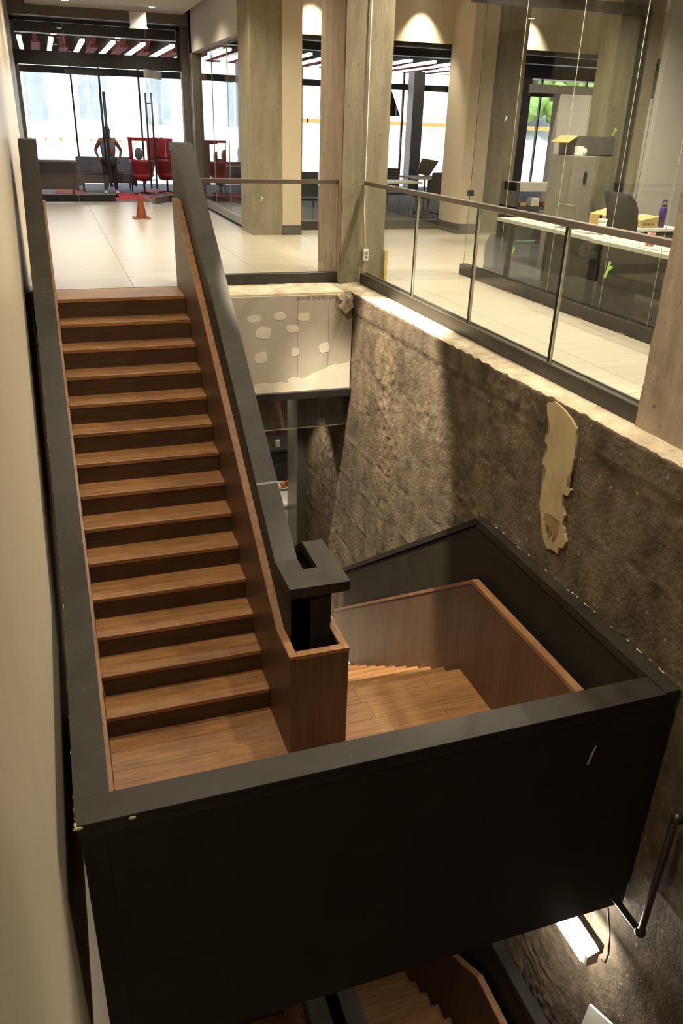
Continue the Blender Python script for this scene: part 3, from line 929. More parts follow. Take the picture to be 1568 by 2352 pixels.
def tapemark(x, y, z, s, axis, label):
    b = nb()
    pts = [(-0.3, -1), (0.1, -0.1), (0.75, 0.35), (0.7, 0.6), (0.1, 0.35), (0.35, 0.9), (-0.1, 1.0), (-0.25, 0.2), (-0.7, -0.9)]
    if axis == 'x':
        prism(b, [(y-p[0]*s, z+p[1]*s) for p in pts], x-0.002, x, 'x')
    else:
        prism(b, [(x+p[0]*s, z+p[1]*s) for p in pts], y-0.002, y, 'y')
    tag(obj('tape_mark', b, 'tape', loc=(x, y, z)), label, 'tape', 'scraps of green tape')
tapemark(4.66, 2.99, 2.94, 0.045, 'x', 'green tape scrap on the office glass by the far desk')
tapemark(4.66, 1.34, 3.0, 0.075, 'x', 'large green tape scrap on the office glass by the near desk')
tapemark(3.13, 7.992, 3.05, 0.04, 'y', 'green tape scrap on the concrete column across the hall')
tapemark(4.66, 3.45, 4.2, 0.03, 'x', 'small green tape scrap high on the office glass')
tapemark(6.86, 4.592, 4.12, 0.05, 'y', 'pale green tape on the office concrete column')

# ================================================================== GLAZED OFFICE FRONT
gp = thing('glass_partition', 'tall office glass partition on a dark base channel', 'partition', (4.67, 1.5, FZ))
b = nb(); bx(b, 4.62, 4.72, -2.0, 4.12, FZ, FZ+0.12, 0.002)
obj('base_channel', b, 'shoe', gp)
b = nb()
for y in (0.9, 1.55, 2.2, 2.85, 3.45):
    bx(b, 4.612, 4.63, y, y+0.09, FZ, FZ+0.012)
obj('shim', b, 'woodcap', gp)
pe = [-2.0, -0.55, 0.72, 1.40, 2.28, 3.27, 4.12]
for a, c in zip(pe, pe[1:]):
    b = nb(); bx(b, 4.664, 4.676, a+0.006, c-0.006, FZ+0.10, 5.98)
    obj('glass_pane', b, 'glass', gp)
    b = nb(); bx(b, 4.668, 4.672, c-0.003, c+0.001, FZ+0.12, 5.98)
    obj('pane_edge', b, 'glassgreen' if c < 4 else 'glassedge', gp)
b = nb(); bx(b, 4.62, 4.72, -2.0, 4.12, 5.95, 6.02)
obj('head_channel', b, 'shoe', gp)
b = nb(); bx(b, 4.64, 4.70, 4.085, 4.135, 3.40, 3.46); 
obj('glass_clamp', b, 'black', gp)
gp2 = thing('glass_partition', 'inner office glass screen framed by a black head rail and upright', 'partition', (6.0, 4.55, FZ))
b = nb(); bx(b, 4.70, 7.06, 4.52, 4.58, 5.36, 5.48)
obj('head_channel', b, 'shoe', gp2)
b = nb(); bx(b, 6.995, 7.06, 4.52, 4.60, FZ, 5.42)
obj('upright', b, 'black', gp2)
b = nb(); bx(b, 6.4, 6.99, 4.545, 4.555, FZ+0.1, 5.36)
obj('glass_pane', b, 'glass', gp2)

# cafe glazing at y = 8.65
gp3 = thing('glass_partition', 'cafe glass wall between the cream columns', 'partition', (5.1, 8.65, FZ))
b = nb(); bx(b, 3.76, 6.43, 8.60, 8.70, FZ, FZ+0.15)
obj('base_channel', b, 'shoe', gp3)
for a, c in ((3.76, 5.55), (5.55, 6.43)):
    b = nb(); bx(b, a+0.005, c-0.005, 8.644, 8.656, FZ+0.1, 5.27)
    obj('glass_pane', b, 'glass', gp3)
gp4 = thing('glass_partition', 'glass wall along the corridor with blue-grey base', 'partition', (3.1, 11.0, FZ))
b = nb(); bx(b, 3.06, 3.16, 8.85, 13.05, FZ+0.02, FZ+0.14)
obj('base_channel', b, 'colgrey', gp4)
for a, c in ((8.85, 10.25), (10.25, 11.65), (11.65, 13.05)):
    b = nb(); bx(b, 3.104, 3.116, a+0.004, c-0.004, FZ+0.12, 5.30)
    obj('glass_pane', b, 'glass', gp4)
    b = nb(); bx(b, 3.103, 3.117, c-0.004, c+0.003, FZ+0.12, 5.30)
    obj('pane_edge', b, 'glassgreen', gp4)
b = nb(); bx(b, 2.98, 3.16, 13.0, 13.55, FZ, 6.05)
pst = struct('trim_7', b, 'darktrim', 'taupe boxed post at the right of the glass entrance')
b = nb(); bx(b, 2.974, 2.981, 13.2, 13.22, FZ, 6.0); bx(b, 2.974, 2.981, 13.36, 13.37, FZ, 6.0)
obj('reveal_line', b, 'black', pst)
b = nb(); bx(b, 2.86, 3.1, 13.55, 13.75, FZ, 6.05)
struct('trim_8', b, 'darktrim', 'taupe jamb right of the glass entrance')

# ================================================================== ENTRANCE
dr = struct('door_1', bx(nb(), -0.285, 2.86, 13.66, 13.75, 5.0, 5.24), 'black', 'black head beam of the glass entrance', 'door')
b = nb(); bx(b, -0.285, 2.86, 13.68, 13.74, 5.72, 5.80)
obj('top_channel', b, 'black', dr)
b = nb(); bx(b, -0.285, -0.22, 13.68, 13.74, FZ, 5.8)
obj('jamb', b, 'darktrim', dr)
b = nb(); bx(b, 2.80, 2.86, 13.68, 13.74, 5.24, 5.8)
obj('jamb', b, 'black', dr)
for a, c in ((-0.22, 0.66), (0.66, 2.2), (2.2, 2.8)):
    b = nb(); bx(b, a+0.004, c-0.004, 13.70, 13.712, 5.24, 5.74)
    obj('transom_pane', b, 'glass', dr)
    b = nb(); bx(b, c-0.004, c+0.004, 13.698, 13.714, 5.24, 5.74)
    obj('pane_edge', b, 'glassgreen', dr)
b = nb(); bx(b, -0.22, 0.62, 13.70, 13.712, FZ+0.1, 5.0)
obj('side_pane', b, 'glass', dr)
b = nb(); bx(b, 2.46, 2.86, 13.70, 13.712, FZ+0.1, 5.0)
obj('side_pane', b, 'glass', dr)
b = nb(); bx(b, -0.22, 0.62, 13.67, 13.74, FZ+0.02, FZ+0.14); bx(b, 2.46, 2.86, 13.67, 13.74, FZ+0.02, FZ+0.14)
obj('bottom_rail', b, 'black', dr)
d2 = struct('door_2', bx(nb(), 0.63, 1.36, 13.70, 13.712, FZ+0.14, 4.86), 'glass', 'closed glass door leaf with black rails and long pull', 'door')
b = nb(); bx(b, 0.63, 1.36, 13.675, 13.74, FZ+0.02, FZ+0.15)
obj('bottom_rail', b, 'black', d2)
b = nb(); bx(b, 0.63, 1.36, 13.675, 13.74, 4.86, 4.95)
obj('top_rail', b, 'black', d2)
b = nb()
tube(b, [(1.30, 13.63, 2.83), (1.30, 13.63, 4.58)], 0.028, 10)
for z in (3.0, 4.4):
    tube(b, [(1.30, 13.63, z), (1.30, 13.705, z)], 0.012, 8)
tube(b, [(1.24, 13.77, 2.83), (1.24, 13.77, 4.58)], 0.02, 10)
obj('pull_handle', b, 'black', d2, True)
# open leaf: swung towards the viewer
hinge = Vector((2.44, 13.68, 0)); ang = math.radians(-118)
dirv = Vector((math.cos(math.radians(180)+math.radians(60)), math.sin(math.radians(180)+math.radians(60)), 0))
def leafbox(bm, s0, s1, th, z0, z1):
    nrm = Vector((-dirv.y, dirv.x, 0))
    vs = []
    for z in (z0, z1):
        for t in (-th, th):
            for s in (s0, s1):
                p = hinge+dirv*s+nrm*t
                vs.append(bm.verts.new((p.x, p.y, z)))
    for f in [(0, 2, 3, 1), (4, 5, 7, 6), (0, 1, 5, 4), (2, 6, 7, 3), (0, 4, 6, 2), (1, 3, 7, 5)]:
        bm.faces.new([vs[i] for i in f])
    return bm
d3 = struct('door_3', leafbox(nb(), 0.0, 0.74, 0.006, FZ+0.14, 4.86), 'glass', 'open glass door leaf swung towards the stair', 'door')
obj('bottom_rail', leafbox(nb(), 0.0, 0.74, 0.03, FZ+0.015, FZ+0.15), 'colgrey', d3)
obj('top_rail', leafbox(nb(), 0.0, 0.74, 0.03, 4.84, 4.98), 'colgrey', d3)
b = nb()
p = hinge+dirv*0.66
nv = Vector((-dirv.y, dirv.x, 0))
for s in (-1, 1):
    q = p+nv*0.06*s
    tube(b, [(q.x, q.y, 2.83), (q.x, q.y, 4.58)], 0.018, 10)
for z in (3.0, 4.4):
    a_, c_ = p+nv*0.06, p-nv*0.06
    tube(b, [(a_.x, a_.y, z), (c_.x, c_.y, z)], 0.012, 8)
obj('pull_handle', b, 'black', d3, True)

# exit sign
ex = thing('exit_sign', 'white hanging sign seen from its plain back in the corridor', 'sign', (1.95, 12.5, 5.6))
b = nb(); bx(b, 1.80, 2.095, 12.47, 12.53, 5.62, 5.86, 0.004)
obj('sign_box', b, 'ceil', ex)
b = nb(); bx(b, 1.79, 2.105, 12.46, 12.54, 5.60, 5.625)
obj('bottom_edge', b, 'white', ex)
b = nb(); tube(b, [(1.95, 12.5, 5.86), (1.95, 12.5, CZ)], 0.015, 8)
obj('hanger', b, 'ceil', ex)

# ================================================================== LOUNGE CEILING FINS, OUTER GLAZING, STREET
random.seed(21)
ORD = ['first', 'second', 'third', 'fourth', 'fifth', 'sixth', 'seventh', 'eighth', 'ninth', 'tenth', 'eleventh', 'twelfth', 'thirteenth', 'fourteenth', 'fifteenth', 'sixteenth', 'seventeenth', 'eighteenth', 'nineteenth', 'twentieth']
MT['finlight'] = emat('lit_fin_edge', (1.0, 0.97, 0.93), 2.2)
for k in range(19):
    x = -0.165+0.612*k
    f = thing('strip_light', 'lit white ceiling strip over the lounge, %s from the left' % ORD[k], 'light', (x, 16.8, 5.52), 'lit strips among the baffles')
    b = nb(); bx(b, x-0.045, x+0.045, 14.86, 18.9, 5.57, 6.15)
    obj('strip_housing', b, 'deskdark', f)
    b = nb(); bx(b, x-0.045, x+0.045, 14.85, 18.9, 5.51, 5.57, 0.004)
    obj('strip_lens', b, 'finlight', f)
for k in range(18):
    x = 0.14+0.612*k
    y0 = 15.3+0.5*((k*5) % 3)
    f = thing('ceiling_baffle', 'red felt baffle between the lit strips, %s from the left' % ORD[k], 'baffle', (x, 17, 5.52), 'red felt ceiling baffles')
    b = nb(); prism(b, [(y0, 6.15), (y0, 5.75), (y0+0.5, 5.60), (18.8, 5.54), (18.8, 6.15)], x-0.04, x+0.04, 'x')
    obj('felt_fin', b, 'red', f)
    b = nb(); bx(b, x-0.09, x+0.09, y0+0.5, 18.8, 5.52, 5.56)
    obj('lower_edge', b, 'red', f)
for k, (xa, xb) in enumerate(((-0.03, 0.36), (1.52, 1.9))):
    b = nb(); bx(b, xa, xb, 18.2, 18.29, 5.43, 5.485, 0.004)
    f = thing('strip_light', 'short lit cross strip, %s' % ['left one above the entrance', 'middle one above the entrance'][k], 'light', (xa, 18.2, 5.5))
    obj('strip_lens', b, 'finlight', f)
    b = nb(); bx(b, xa, xb, 18.2, 18.29, 5.486, 5.508)
    obj('strip_housing', b, 'deskdark', f)
b = nb(); bx(b, -4, 18, 14.45, 14.75, 5.60, 6.15)
struct('trim_9', b, 'black', 'black ceiling beam in front of the lit strips')

# outer glazing
ow = struct('window_1', bx(nb(), -4.0, 18.0, 19.45, 19.6, 5.12, 5.28), 'black', 'black transom and mullions of the street front', 'window')
for x in (-2.6, -1.2, 0.92, 1.62, 2.62, 4.1, 5.45, 7.1, 8.75, 10.2, 11.9, 13.3, 14.8, 16.4):
    b = nb(); bx(b, x-0.022, x+0.022, 19.47, 19.56, 2.3, 5.62)
    obj('mullion', b, 'black', ow)
for a, c in zip((-4.0, -1.2, 0.92, 2.62, 4.1, 7.1, 10.2, 13.3, 16.4), (-1.2, 0.92, 2.62, 4.1, 7.1, 10.2, 13.3, 16.4, 18.0)):
    b = nb(); bx(b, a+0.022, c-0.022, 19.51, 19.522, 2.4, 5.6)
    obj('glass_pane', b, 'glass', ow)
b = nb(); bx(b, -4, 18, 19.0, 19.7, 5.58, 6.4)
struct('trim_10', b, 'black', 'dark head of the street front')
b = nb(); bx(b, -4, 18, 19.4, 19.6, 2.3, 2.44)
struct('trim_11', b, 'black', 'dark sill of the street front')
for x in (4.9, 9.7, 13.0):
    pp = nb(); bx(pp, x, x+0.32, 17.6, 18.0, FZ, 5.50)
    tag(obj('street_pillar', pp, 'colgrey', loc=(x, 17.8, FZ)), 'grey pillar near the street window, %s' % {4.9: 'behind the slim cream column', 9.7: 'behind the cafe tables', 13.0: 'seen through the office'}[x], 'pillar')
# street
b = nb(); bx(b, -60, 80, 19.7, 90, 2.1, 2.2)
struct('ground', b, 'street', 'pale sunlit street outside', 'street')
bl = thing('street_building', 'pale sunlit building across the street with tall windows', 'building', (0, 36, 2.2))
b = nb(); bx(b, -20, 21.3, 36, 44, 2.2, 17)
obj('facade', b, 'extwhite', bl)
for i, x in enumerate((-3.4, -0.9, 1.75, 4.4, 8.2, 10.4, 13.2)):
    for z0, z1 in ((4.0, 6.05), (9.6, 12.4)):
        b = nb(); bx(b, x, x+1.3, 35.93, 36.02, z0, z1)
        wn_ = obj('window', b, 'extwin', bl)
        b = nb(); bx(b, x+0.42, x+0.48, 35.90, 35.95, z0, z1)
        obj('glazing_bar', b, 'extwhite', wn_)
b = nb(); bx(b, 0.5, 4.6, 35.2, 36.0, 2.2, 4.1)
obj('stone_base', b, 'street', bl)
bu = thing('bunting', 'faint string of small orange flags across the street', 'bunting', (1.5, 27, 3.4))
b = nb(); tube(b, [(-4, 27, 3.47), (7, 27, 3.47)], 0.006, 6)
obj('string', b, 'fence', bu)
for i in range(22):
    x = -3.9+i*0.5
    b = nb(); prism(b, [(x, 3.47), (x+0.12, 3.47), (x+0.06, 3.33)], 27.0, 27.004, 'y')
    obj('flag', b, 'fence', bu)
fn = thing('barrier_fence', 'pale orange barrier fence along the far pavement', 'fence', (16, 27, 2.2))
b = nb(); bx(b, 8, 26, 27, 27.04, 4.22, 4.36)
obj('top_band', b, 'fence', fn)
for i in range(13):
    x = 8+i*1.5
    b = nb(); bx(b, x, x+0.06, 27.0, 27.06, 2.2, 4.4)
    obj('fence_post', b, 'extwhite', fn)
hb = thing('hillside', 'tree-covered slope beyond the street seen through the office', 'hill', (34, 48, 2.2))
b = nb()
random.seed(9)
for i in range(150):
    x = random.uniform(28, 46); y = random.uniform(45, 54); r = random.uniform(0.5, 1.2)
    ball(b, (x, y, 5.0+random.uniform(0, 3.0)+(y-45)*0.3), r, 1, 1, 0.9, 8, 6)
for v in b.verts:
    v.co += 0.3*noise.noise_vector(v.co*2.1)
obj('foliage', b, 'leaf', hb, True)
b = nb(); prism(b, [(42, 2.2), (56, 7.5), (60, 12), (60, 2.2)], 27, 52, 'x')
obj('slope', b, 'street', hb)

# ================================================================== LOUNGE FURNITURE
def sofa(name, label, loc, rz, w=1.35):
    s = thing(name, label, 'sofa', (0, 0, 0))
    b = nb(); prism(b, [(-0.32, 0.20), (0.32, 0.16), (0.36, 0.40), (-0.36, 0.44)], -w/2, w/2, 'x', 0.02)
    obj('seat', b, 'sofa', s)
    b = nb(); prism(b, [(0.22, 0.40), (0.36, 0.38), (0.44, 0.74), (0.30, 0.76)], -w/2, w/2, 'x', 0.025)
    obj('backrest', b, 'sofa', s)
    for sx in (-1, 1):
        b = nb(); prism(b, [(-0.36, 0.14), (0.40, 0.14), (0.40, 0.52), (-0.20, 0.52), (-0.42, 0.34)], sx*w/2-0.07*(sx > 0)-0.0*(sx < 0), sx*w/2+0.07*(sx < 0), 'x', 0.015)
        obj('armrest', b, 'sofa', s)
        for yy_ in (-0.28, 0.32):
            b = nb(); tube(b, [(sx*(w/2-0.12), yy_, 0.2), (sx*(w/2-0.12), yy_, 0.0)], 0.014, 8)
            obj('leg', b, 'black', s)
    s.location = loc
    s.rotation_euler = (0, 0, rz)
    return s
sofa('sofa', 'charcoal two-seat sofa facing the entrance behind the standing person', (1.42, 16.75, FZ), 0.0, 1.35)
sofa('sofa', 'dark grey sofa turned with its back to the entrance, left side', (0.22, 15.2, FZ), math.pi, 0.95)

def wing_chair(label, loc, rz):
    c = thing('wing_chair', label, 'chair', (0, 0, 0))
    # shell swept as a half-round tub with a tall raised hood
    def shell(bm, z_top, r_top, r_bot, zb, th, a0, a1, n=22):
        rows = []
        for k in range(7):
            f = k/6
            z = zb+(z_top-zb)*f
            r = r_bot+(r_top-r_bot)*f**0.7
            ro = []; ri = []
            for i in range(n+1):
                a = math.radians(a0+(a1-a0)*i/n)
                ro.append(bm.verts.new((r*math.cos(a), r*math.sin(a), z)))
                ri.append(bm.verts.new(((r-th)*math.cos(a), (r-th)*math.sin(a), z)))
            rows.append((ro, ri))
        for (o0, i0), (o1, i1) in zip(rows, rows[1:]):
            for i in range(n):
                bm.faces.new((o0[i], o0[i+1], o1[i+1], o1[i]))
                bm.faces.new((i0[i+1], i0[i], i1[i], i1[i+1]))
            for e in (0, n):
                bm.faces.new((o0[e], o1[e], i1[e], i0[e]))
        for ro, ri in (rows[0], rows[-1]):
            for i in range(n):
                bm.faces.new((ro[i], ro[i+1], ri[i+1], ri[i]))
        return bm
    b = shell(nb(), 0.76, 0.30, 0.17, 0.30, 0.035, -30, 210)
    obj('tub_shell', b, 'redshell', c, True)
    b = nb(); lathe(b, [(0.0, 0.28), (0.16, 0.30), (0.20, 0.36), (0.25, 0.44), (0.0, 0.46)], (0, 0, 0), 20)
    obj('seat', b, 'red', c, True)
    # hood: two side wings and a top band with an opening between
    b = shell(nb(), 1.20, 0.30, 0.29, 0.76, 0.03, 130, 205, 8)
    obj('wing', b, 'red', c, True)
    b = shell(nb(), 1.20, 0.30, 0.29, 0.76, 0.03, -25, 45, 8)
    obj('wing', b, 'red', c, True)
    b = shell(nb(), 1.22, 0.305, 0.30, 1.15, 0.03, 20, 160, 14)
    obj('hood_band', b, 'red', c, True)
    b = nb(); ball(b, (0.02, 0.22, 0.88), 0.10, 1, 0.4, 1.3)
    obj('headrest', b, 'sofa', c, True)
    b = nb(); tube(b, [(0, 0, 0.30), (0, 0, 0.03)], 0.025, 10)
    obj('stem', b, 'black', c)
    b = nb()
    for k in range(4):
        a = math.pi/4+k*math.pi/2
        tube(b, [(0, 0, 0.04), (0.27*math.cos(a), 0.27*math.sin(a), 0.015)], [0.02, 0.012], 8)
    obj('star_base', b, 'black', c)
    c.location = loc
    c.rotation_euler = (0, 0, rz)
    return c
wing1 = wing_chair('red tub chair with open hood, nearest to the orange cone', (2.20, 15.9, FZ), math.radians(160))
turn_copy(wing1, (2.80, 16.35, FZ), math.radians(70), 'red tub chair behind the open glass door leaf')
turn_copy(wing1, (3.62, 14.6, FZ), math.radians(200), 'red tub chair seen through the corridor glass')
tb = thing('side_table', 'low dark table seen through the corridor glass by the red chair', 'table', (4.3, 14.8, FZ))
b = nb(); bx(b, 3.95, 4.6, 14.5, 15.1, FZ+0.30, FZ+0.34)
obj('table_top', b, 'deskdark', tb)
for x in (4.0, 4.55):
    for y in (14.55, 15.05):
        b = nb(); tube(b, [(x, y, FZ+0.3), (x, y, FZ)], 0.014, 8)
        obj('leg', b, 'black', tb)
bn = thing('dark_cabinet', 'dark cabinet with pale shelf lines behind the corridor glass', 'cabinet', (4.3, 16.2, FZ))
b = nb(); bx(b, 3.85, 4.75, 15.95, 16.4, FZ+0.05, FZ+0.72)
obj('cabinet_body', b, 'sofa', bn)
for z in (0.33, 0.62):
    b = nb(); bx(b, 3.85, 4.75, 15.93, 15.95, FZ+z, FZ+z+0.035)
    obj('shelf_edge', b, 'white', bn)

# traffic cone
cn = thing('traffic_cone', 'orange traffic cone standing alone on the cream tiles', 'cone', (1.55, 10.5, FZ))
b = nb(); lathe(b, [(0.098, 0.018), (0.094, 0.03), (0.028, 0.40), (0.024, 0.41), (0.016, 0.41), (0.0, 0.40)], (1.55, 10.5, FZ), 24)
obj('cone_body', b, 'orange', cn, True)
b = nb(); bx(b, 1.40, 1.70, 10.35, 10.65, FZ+0.0005, FZ+0.022, 0.006)
obj('cone_base', b, 'orange', cn)

# person
def person():
    P = Vector((1.45, 16.0, FZ))
    H = 1.42
    pr_ = thing('person', 'standing person seen from behind in a blue-grey top and black leggings, hands at the hips', 'person', P)
    V = {'pel': (0, 0, 0.52), 'wai': (0, 0, 0.62), 'che': (0, 0.01, 0.76), 'nek': (0, 0.0, 0.845), 'hd0': (0, 0.0, 0.89), 'hd1': (0, 0, 0.955),
         'shL': (-0.115, 0, 0.80), 'elL': (-0.20, 0.03, 0.66), 'wrL': (-0.165, -0.02, 0.55), 'haL': (-0.145, -0.03, 0.51),
         'shR': (0.115, 0, 0.80), 'elR': (0.205, 0.03, 0.66), 'wrR': (0.175, -0.02, 0.55), 'haR': (0.155, -0.03, 0.51),
         'hiL': (-0.065, 0, 0.49), 'knL': (-0.07, -0.01, 0.28), 'anL': (-0.085, 0.015, 0.05), 'toL': (-0.105, -0.03, 0.018),
         'hiR': (0.065, 0, 0.49), 'knR': (0.075, -0.01, 0.28), 'anR': (0.085, 0.015, 0.05), 'toR': (0.115, -0.03, 0.018)}
    RAD = {'pel': .088, 'wai': .074, 'che': .088, 'nek': .032, 'hd0': .05, 'hd1': .052, 'shL': .04, 'elL': .026, 'wrL': .018, 'haL': .016, 'shR': .04, 'elR': .026, 'wrR': .018, 'haR': .016,
           'hiL': .062, 'knL': .042, 'anL': .026, 'toL': .022, 'hiR': .062, 'knR': .042, 'anR': .026, 'toR': .022}
    E_ = [('pel', 'wai'), ('wai', 'che'), ('che', 'nek'), ('nek', 'hd0'), ('hd0', 'hd1'), ('che', 'shL'), ('shL', 'elL'), ('elL', 'wrL'), ('wrL', 'haL'), ('che', 'shR'), ('shR', 'elR'), ('elR', 'wrR'), ('wrR', 'haR'),
          ('pel', 'hiL'), ('hiL', 'knL'), ('knL', 'anL'), ('anL', 'toL'), ('pel', 'hiR'), ('hiR', 'knR'), ('knR', 'anR'), ('anR', 'toR')]
    # fingers: five short chains per hand
    for s, sx in (('L', -1), ('R', 1)):
        h = V['ha'+s]
        for f in range(4):
            k0 = 'f%s%d' % (s, f); k1 = k0+'t'
            V[k0] = (h[0]-sx*0.004*f*0.5, h[1]-0.010+0.008*f, h[2]-0.022-0.004*(1.5-abs(f-1.5)))
            V[k1] = (h[0]-sx*(0.012), h[1]-0.012+0.008*f, h[2]-0.046-0.005*(1.5-abs(f-1.5)))
            RAD[k0] = .0062; RAD[k1] = .0052
            E_ += [('ha'+s, k0), (k0, k1)]
        k0 = 'th'+s
        V[k0] = (h[0]-sx*0.018, h[1]-0.022, h[2]-0.012); RAD[k0] = .0065
        E_ += [('ha'+s, k0)]
    names = list(V)
    def skinned(keys, edges, scale, name, mat, sub=2):
        ks = list(keys)
        me = bpy.data.meshes.new(name)
        me.from_pydata([tuple(Vector(V[k])*H) for k in ks], [(ks.index(a), ks.index(c)) for a, c in edges], [])
        o = bpy.data.objects.new(name, me)
        COL.objects.link(o)
        md = o.modifiers.new('skin', 'SKIN')
        md.use_smooth_shade = True
        for i, k in enumerate(ks):
            sv = me.skin_vertices[0].data[i]
            rr = RAD[k]*H*scale
            sv.radius = (rr*(1.15 if k in ('pel', 'wai', 'che') else 1), rr*(0.78 if k in ('pel', 'wai', 'che') else 1))
            sv.use_root = (k == ks[0])
        sb = o.modifiers.new('sub', 'SUBSURF')
        sb.levels = sub; sb.render_levels = sub
        me.materials.append(MT[mat])
        o.parent = pr_
        return o
    skinned(names, E_, 1.0, 'body', 'skin')
    skinned(['wai', 'pel', 'che', 'shL', 'shR'], [('wai', 'pel'), ('wai', 'che'), ('che', 'shL'), ('che', 'shR')], 1.24, 'tank_top', 'shirt')
    skinned(['pel', 'hiL', 'knL', 'anL', 'hiR', 'knR', 'anR'], [('pel', 'hiL'), ('hiL', 'knL'), ('knL', 'anL'), ('pel', 'hiR'), ('hiR', 'knR'), ('knR', 'anR')], 1.12, 'leggings', 'pants')
    b = nb()
    ball(b, P+Vector((0, -0.012, 0.935*H)), 0.088, 1.0, 1.1, 1.2)
    tube(b, [P+Vector((0, -0.06, 0.93*H)), P+Vector((0.005, -0.085, 0.86*H)), P+Vector((0.01, -0.075, 0.79*H))], [0.07, 0.06, 0.025], 10)
    obj('hair', b, 'hair', pr_, True)
    b = nb()
    ball(b, P+Vector((0, 0.078, 0.925*H)), 0.014, 0.8, 1.2, 1.2)
    obj('nose', b, 'skin', pr_, True)
    b = nb()
    for sx in (-1, 1):
        ball(b, P+Vector((sx*0.026, 0.07, 0.945*H)), 0.008)
    obj('eyes', b, 'hair', pr_, True)
    b = nb(); ball(b, P+Vector((0, 0.07, 0.90*H)), 0.014, 1.4, 0.5, 0.35)
    obj('mouth', b, 'redshell', pr_, True)
    b = nb()
    for sx in (-1, 1):
        ball(b, P+Vector((sx*0.084, 0.005, 0.935*H)), 0.018, 0.4, 0.8, 1.3)
    obj('ears', b, 'skin', pr_, True)
    for sx in (-1, 1):
        b = nb()
        ball(b, P+Vector((sx*0.135, -0.02, 0.028)), 0.055, 0.75, 1.75, 0.55)
        obj('shoe', b, 'white', pr_, True)
    b = nb(); bx(b, P.x-0.02, P.x+0.10, P.y-0.125, P.y-0.10, P.z+0.60*H, P.z+0.68*H, 0.01)
    obj('red_patch', b, 'red', pr_)
person()

# ================================================================== CAFE FURNITURE
def cafe_table(label, loc, w, d, rz=0.0):
    t = thing('cafe_table', label, 'table', (0, 0, 0), 'white cafe tables')
    b = nb(); bx(b, -w/2, w/2, -d/2, d/2, 0.70, 0.735, 0.006)
    obj('table_top', b, 'white', t)
    b = nb(); tube(b, [(0, 0, 0.70), (0, 0, 0.06)], 0.035, 12)
    obj('stem', b, 'black', t)
    for k in range(4):
        a = math.pi/4+k*math.pi/2
        b = nb(); tube(b, [(0, 0, 0.09), (0.34*math.cos(a), 0.34*math.sin(a), 0.035), (0.36*math.cos(a), 0.36*math.sin(a), 0.0)], [0.025, 0.02, 0.02], 8)
        obj('foot', b, 'black', t)
    t.location = loc
    t.rotation_euler = (0, 0, rz)
    return t
cafe_table('white cafe table nearest the glass, beside the corner column', (5.50, 9.40, FZ), 1.55, 0.75)
cafe_table('white cafe table further back under the dark tilted board', (7.2, 10.75, FZ), 1.0, 0.75)
def cafe_chair(label, loc, rz):
    c = thing('cafe_chair', label, 'chair', (0, 0, 0), 'black cafe chairs with chrome legs')
    b = nb(); prism(b, [(-0.21, 0.45), (0.20, 0.43), (0.21, 0.47), (-0.21, 0.485)], -0.21, 0.21, 'x', 0.008)
    obj('seat', b, 'plasticblack', c)
    b = nb(); prism(b, [(0.19, 0.50), (0.225, 0.50), (0.29, 0.88), (0.26, 0.885)], -0.20, 0.20, 'x', 0.008)
    bk = obj('backrest', b, 'mesh', c)
    b = nb()
    for i in range(7):
        z = 0.54+i*0.047
        y = 0.187+(z-0.5)*0.185
        bx(b, -0.17, 0.17, y-0.008, y+0.002, z, z+0.014)
    obj('backrest_rib', b, 'greymetal', bk)
    for sx in (-1, 1):
        b = nb(); tube(b, [(sx*0.20, 0.16, 0.46), (sx*0.22, 0.26, 0.0)], 0.011, 8)
        obj('leg', b, 'chrome', c)
        b = nb(); tube(b, [(sx*0.20, -0.14, 0.46), (sx*0.22, -0.22, 0.0)], 0.011, 8)
        obj('leg', b, 'chrome', c)
    c.location = loc
    c.rotation_euler = (0, 0, rz)
    return c
c0 = cafe_chair('black cafe chair with ribbed back at the right, against the cream column', (6.62, 9.5, FZ), math.radians(200))
turn_copy(c0, (4.12, 9.1, FZ), math.radians(175), 'black cafe chair behind the slim cream column, left one')
turn_copy(c0, (4.72, 9.2, FZ), math.radians(185), 'black cafe chair beside the corner column, right one of the pair')
turn_copy(c0, (6.3, 11.3, FZ), math.radians(-8), 'dark-backed cafe chair at the back left of the far table')
turn_copy(c0, (7.2, 9.85, FZ), math.radians(170), 'cafe chair drawn up in front of the far table')
turn_copy(c0, (5.72, 10.15, FZ), math.radians(5), 'dark-backed cafe chair across the near table')
turn_copy(c0, (6.24, 10.25, FZ), math.radians(0), 'second dark-backed cafe chair across the near table')
# tilted board and pendant lamp
eb = thing('tilted_board', 'dark tilted board standing on a post behind the far cafe table', 'board', (7.42, 11.4, FZ))
b = nb(); prism(b, [(7.2, 3.29), (7.48, 3.22), (7.68, 3.52), (7.31, 3.56)], 11.40, 11.43, 'y')
obj('board_panel', b, 'greymetal', eb)
b = nb(); tube(b, [(7.42, 11.45, 3.4), (7.42, 11.45, FZ)], 0.02, 8)
obj('post', b, 'black', eb)
b = nb(); tube(b, [(7.2, 11.45, FZ+0.02), (7.64, 11.45, FZ+0.02)], 0.02, 8)
obj('foot_bar', b, 'black', eb)
lp = thing('pendant_lamp', 'black cone pendant lamp half hidden by the corner column', 'lamp', (5.62, 9.5, 4.3))
b = nb(); lathe(b, [(0.33, 4.28), (0.325, 4.30), (0.14, 4.72), (0.05, 4.78), (0.0, 4.78)], (5.62, 9.5, 0), 24)
obj('lamp_shade', b, 'plasticblack', lp, True)
b = nb(); tube(b, [(5.62, 9.5, 4.77), (5.62, 9.5, 6.15)], 0.008, 6)
obj('cord', b, 'black', lp)
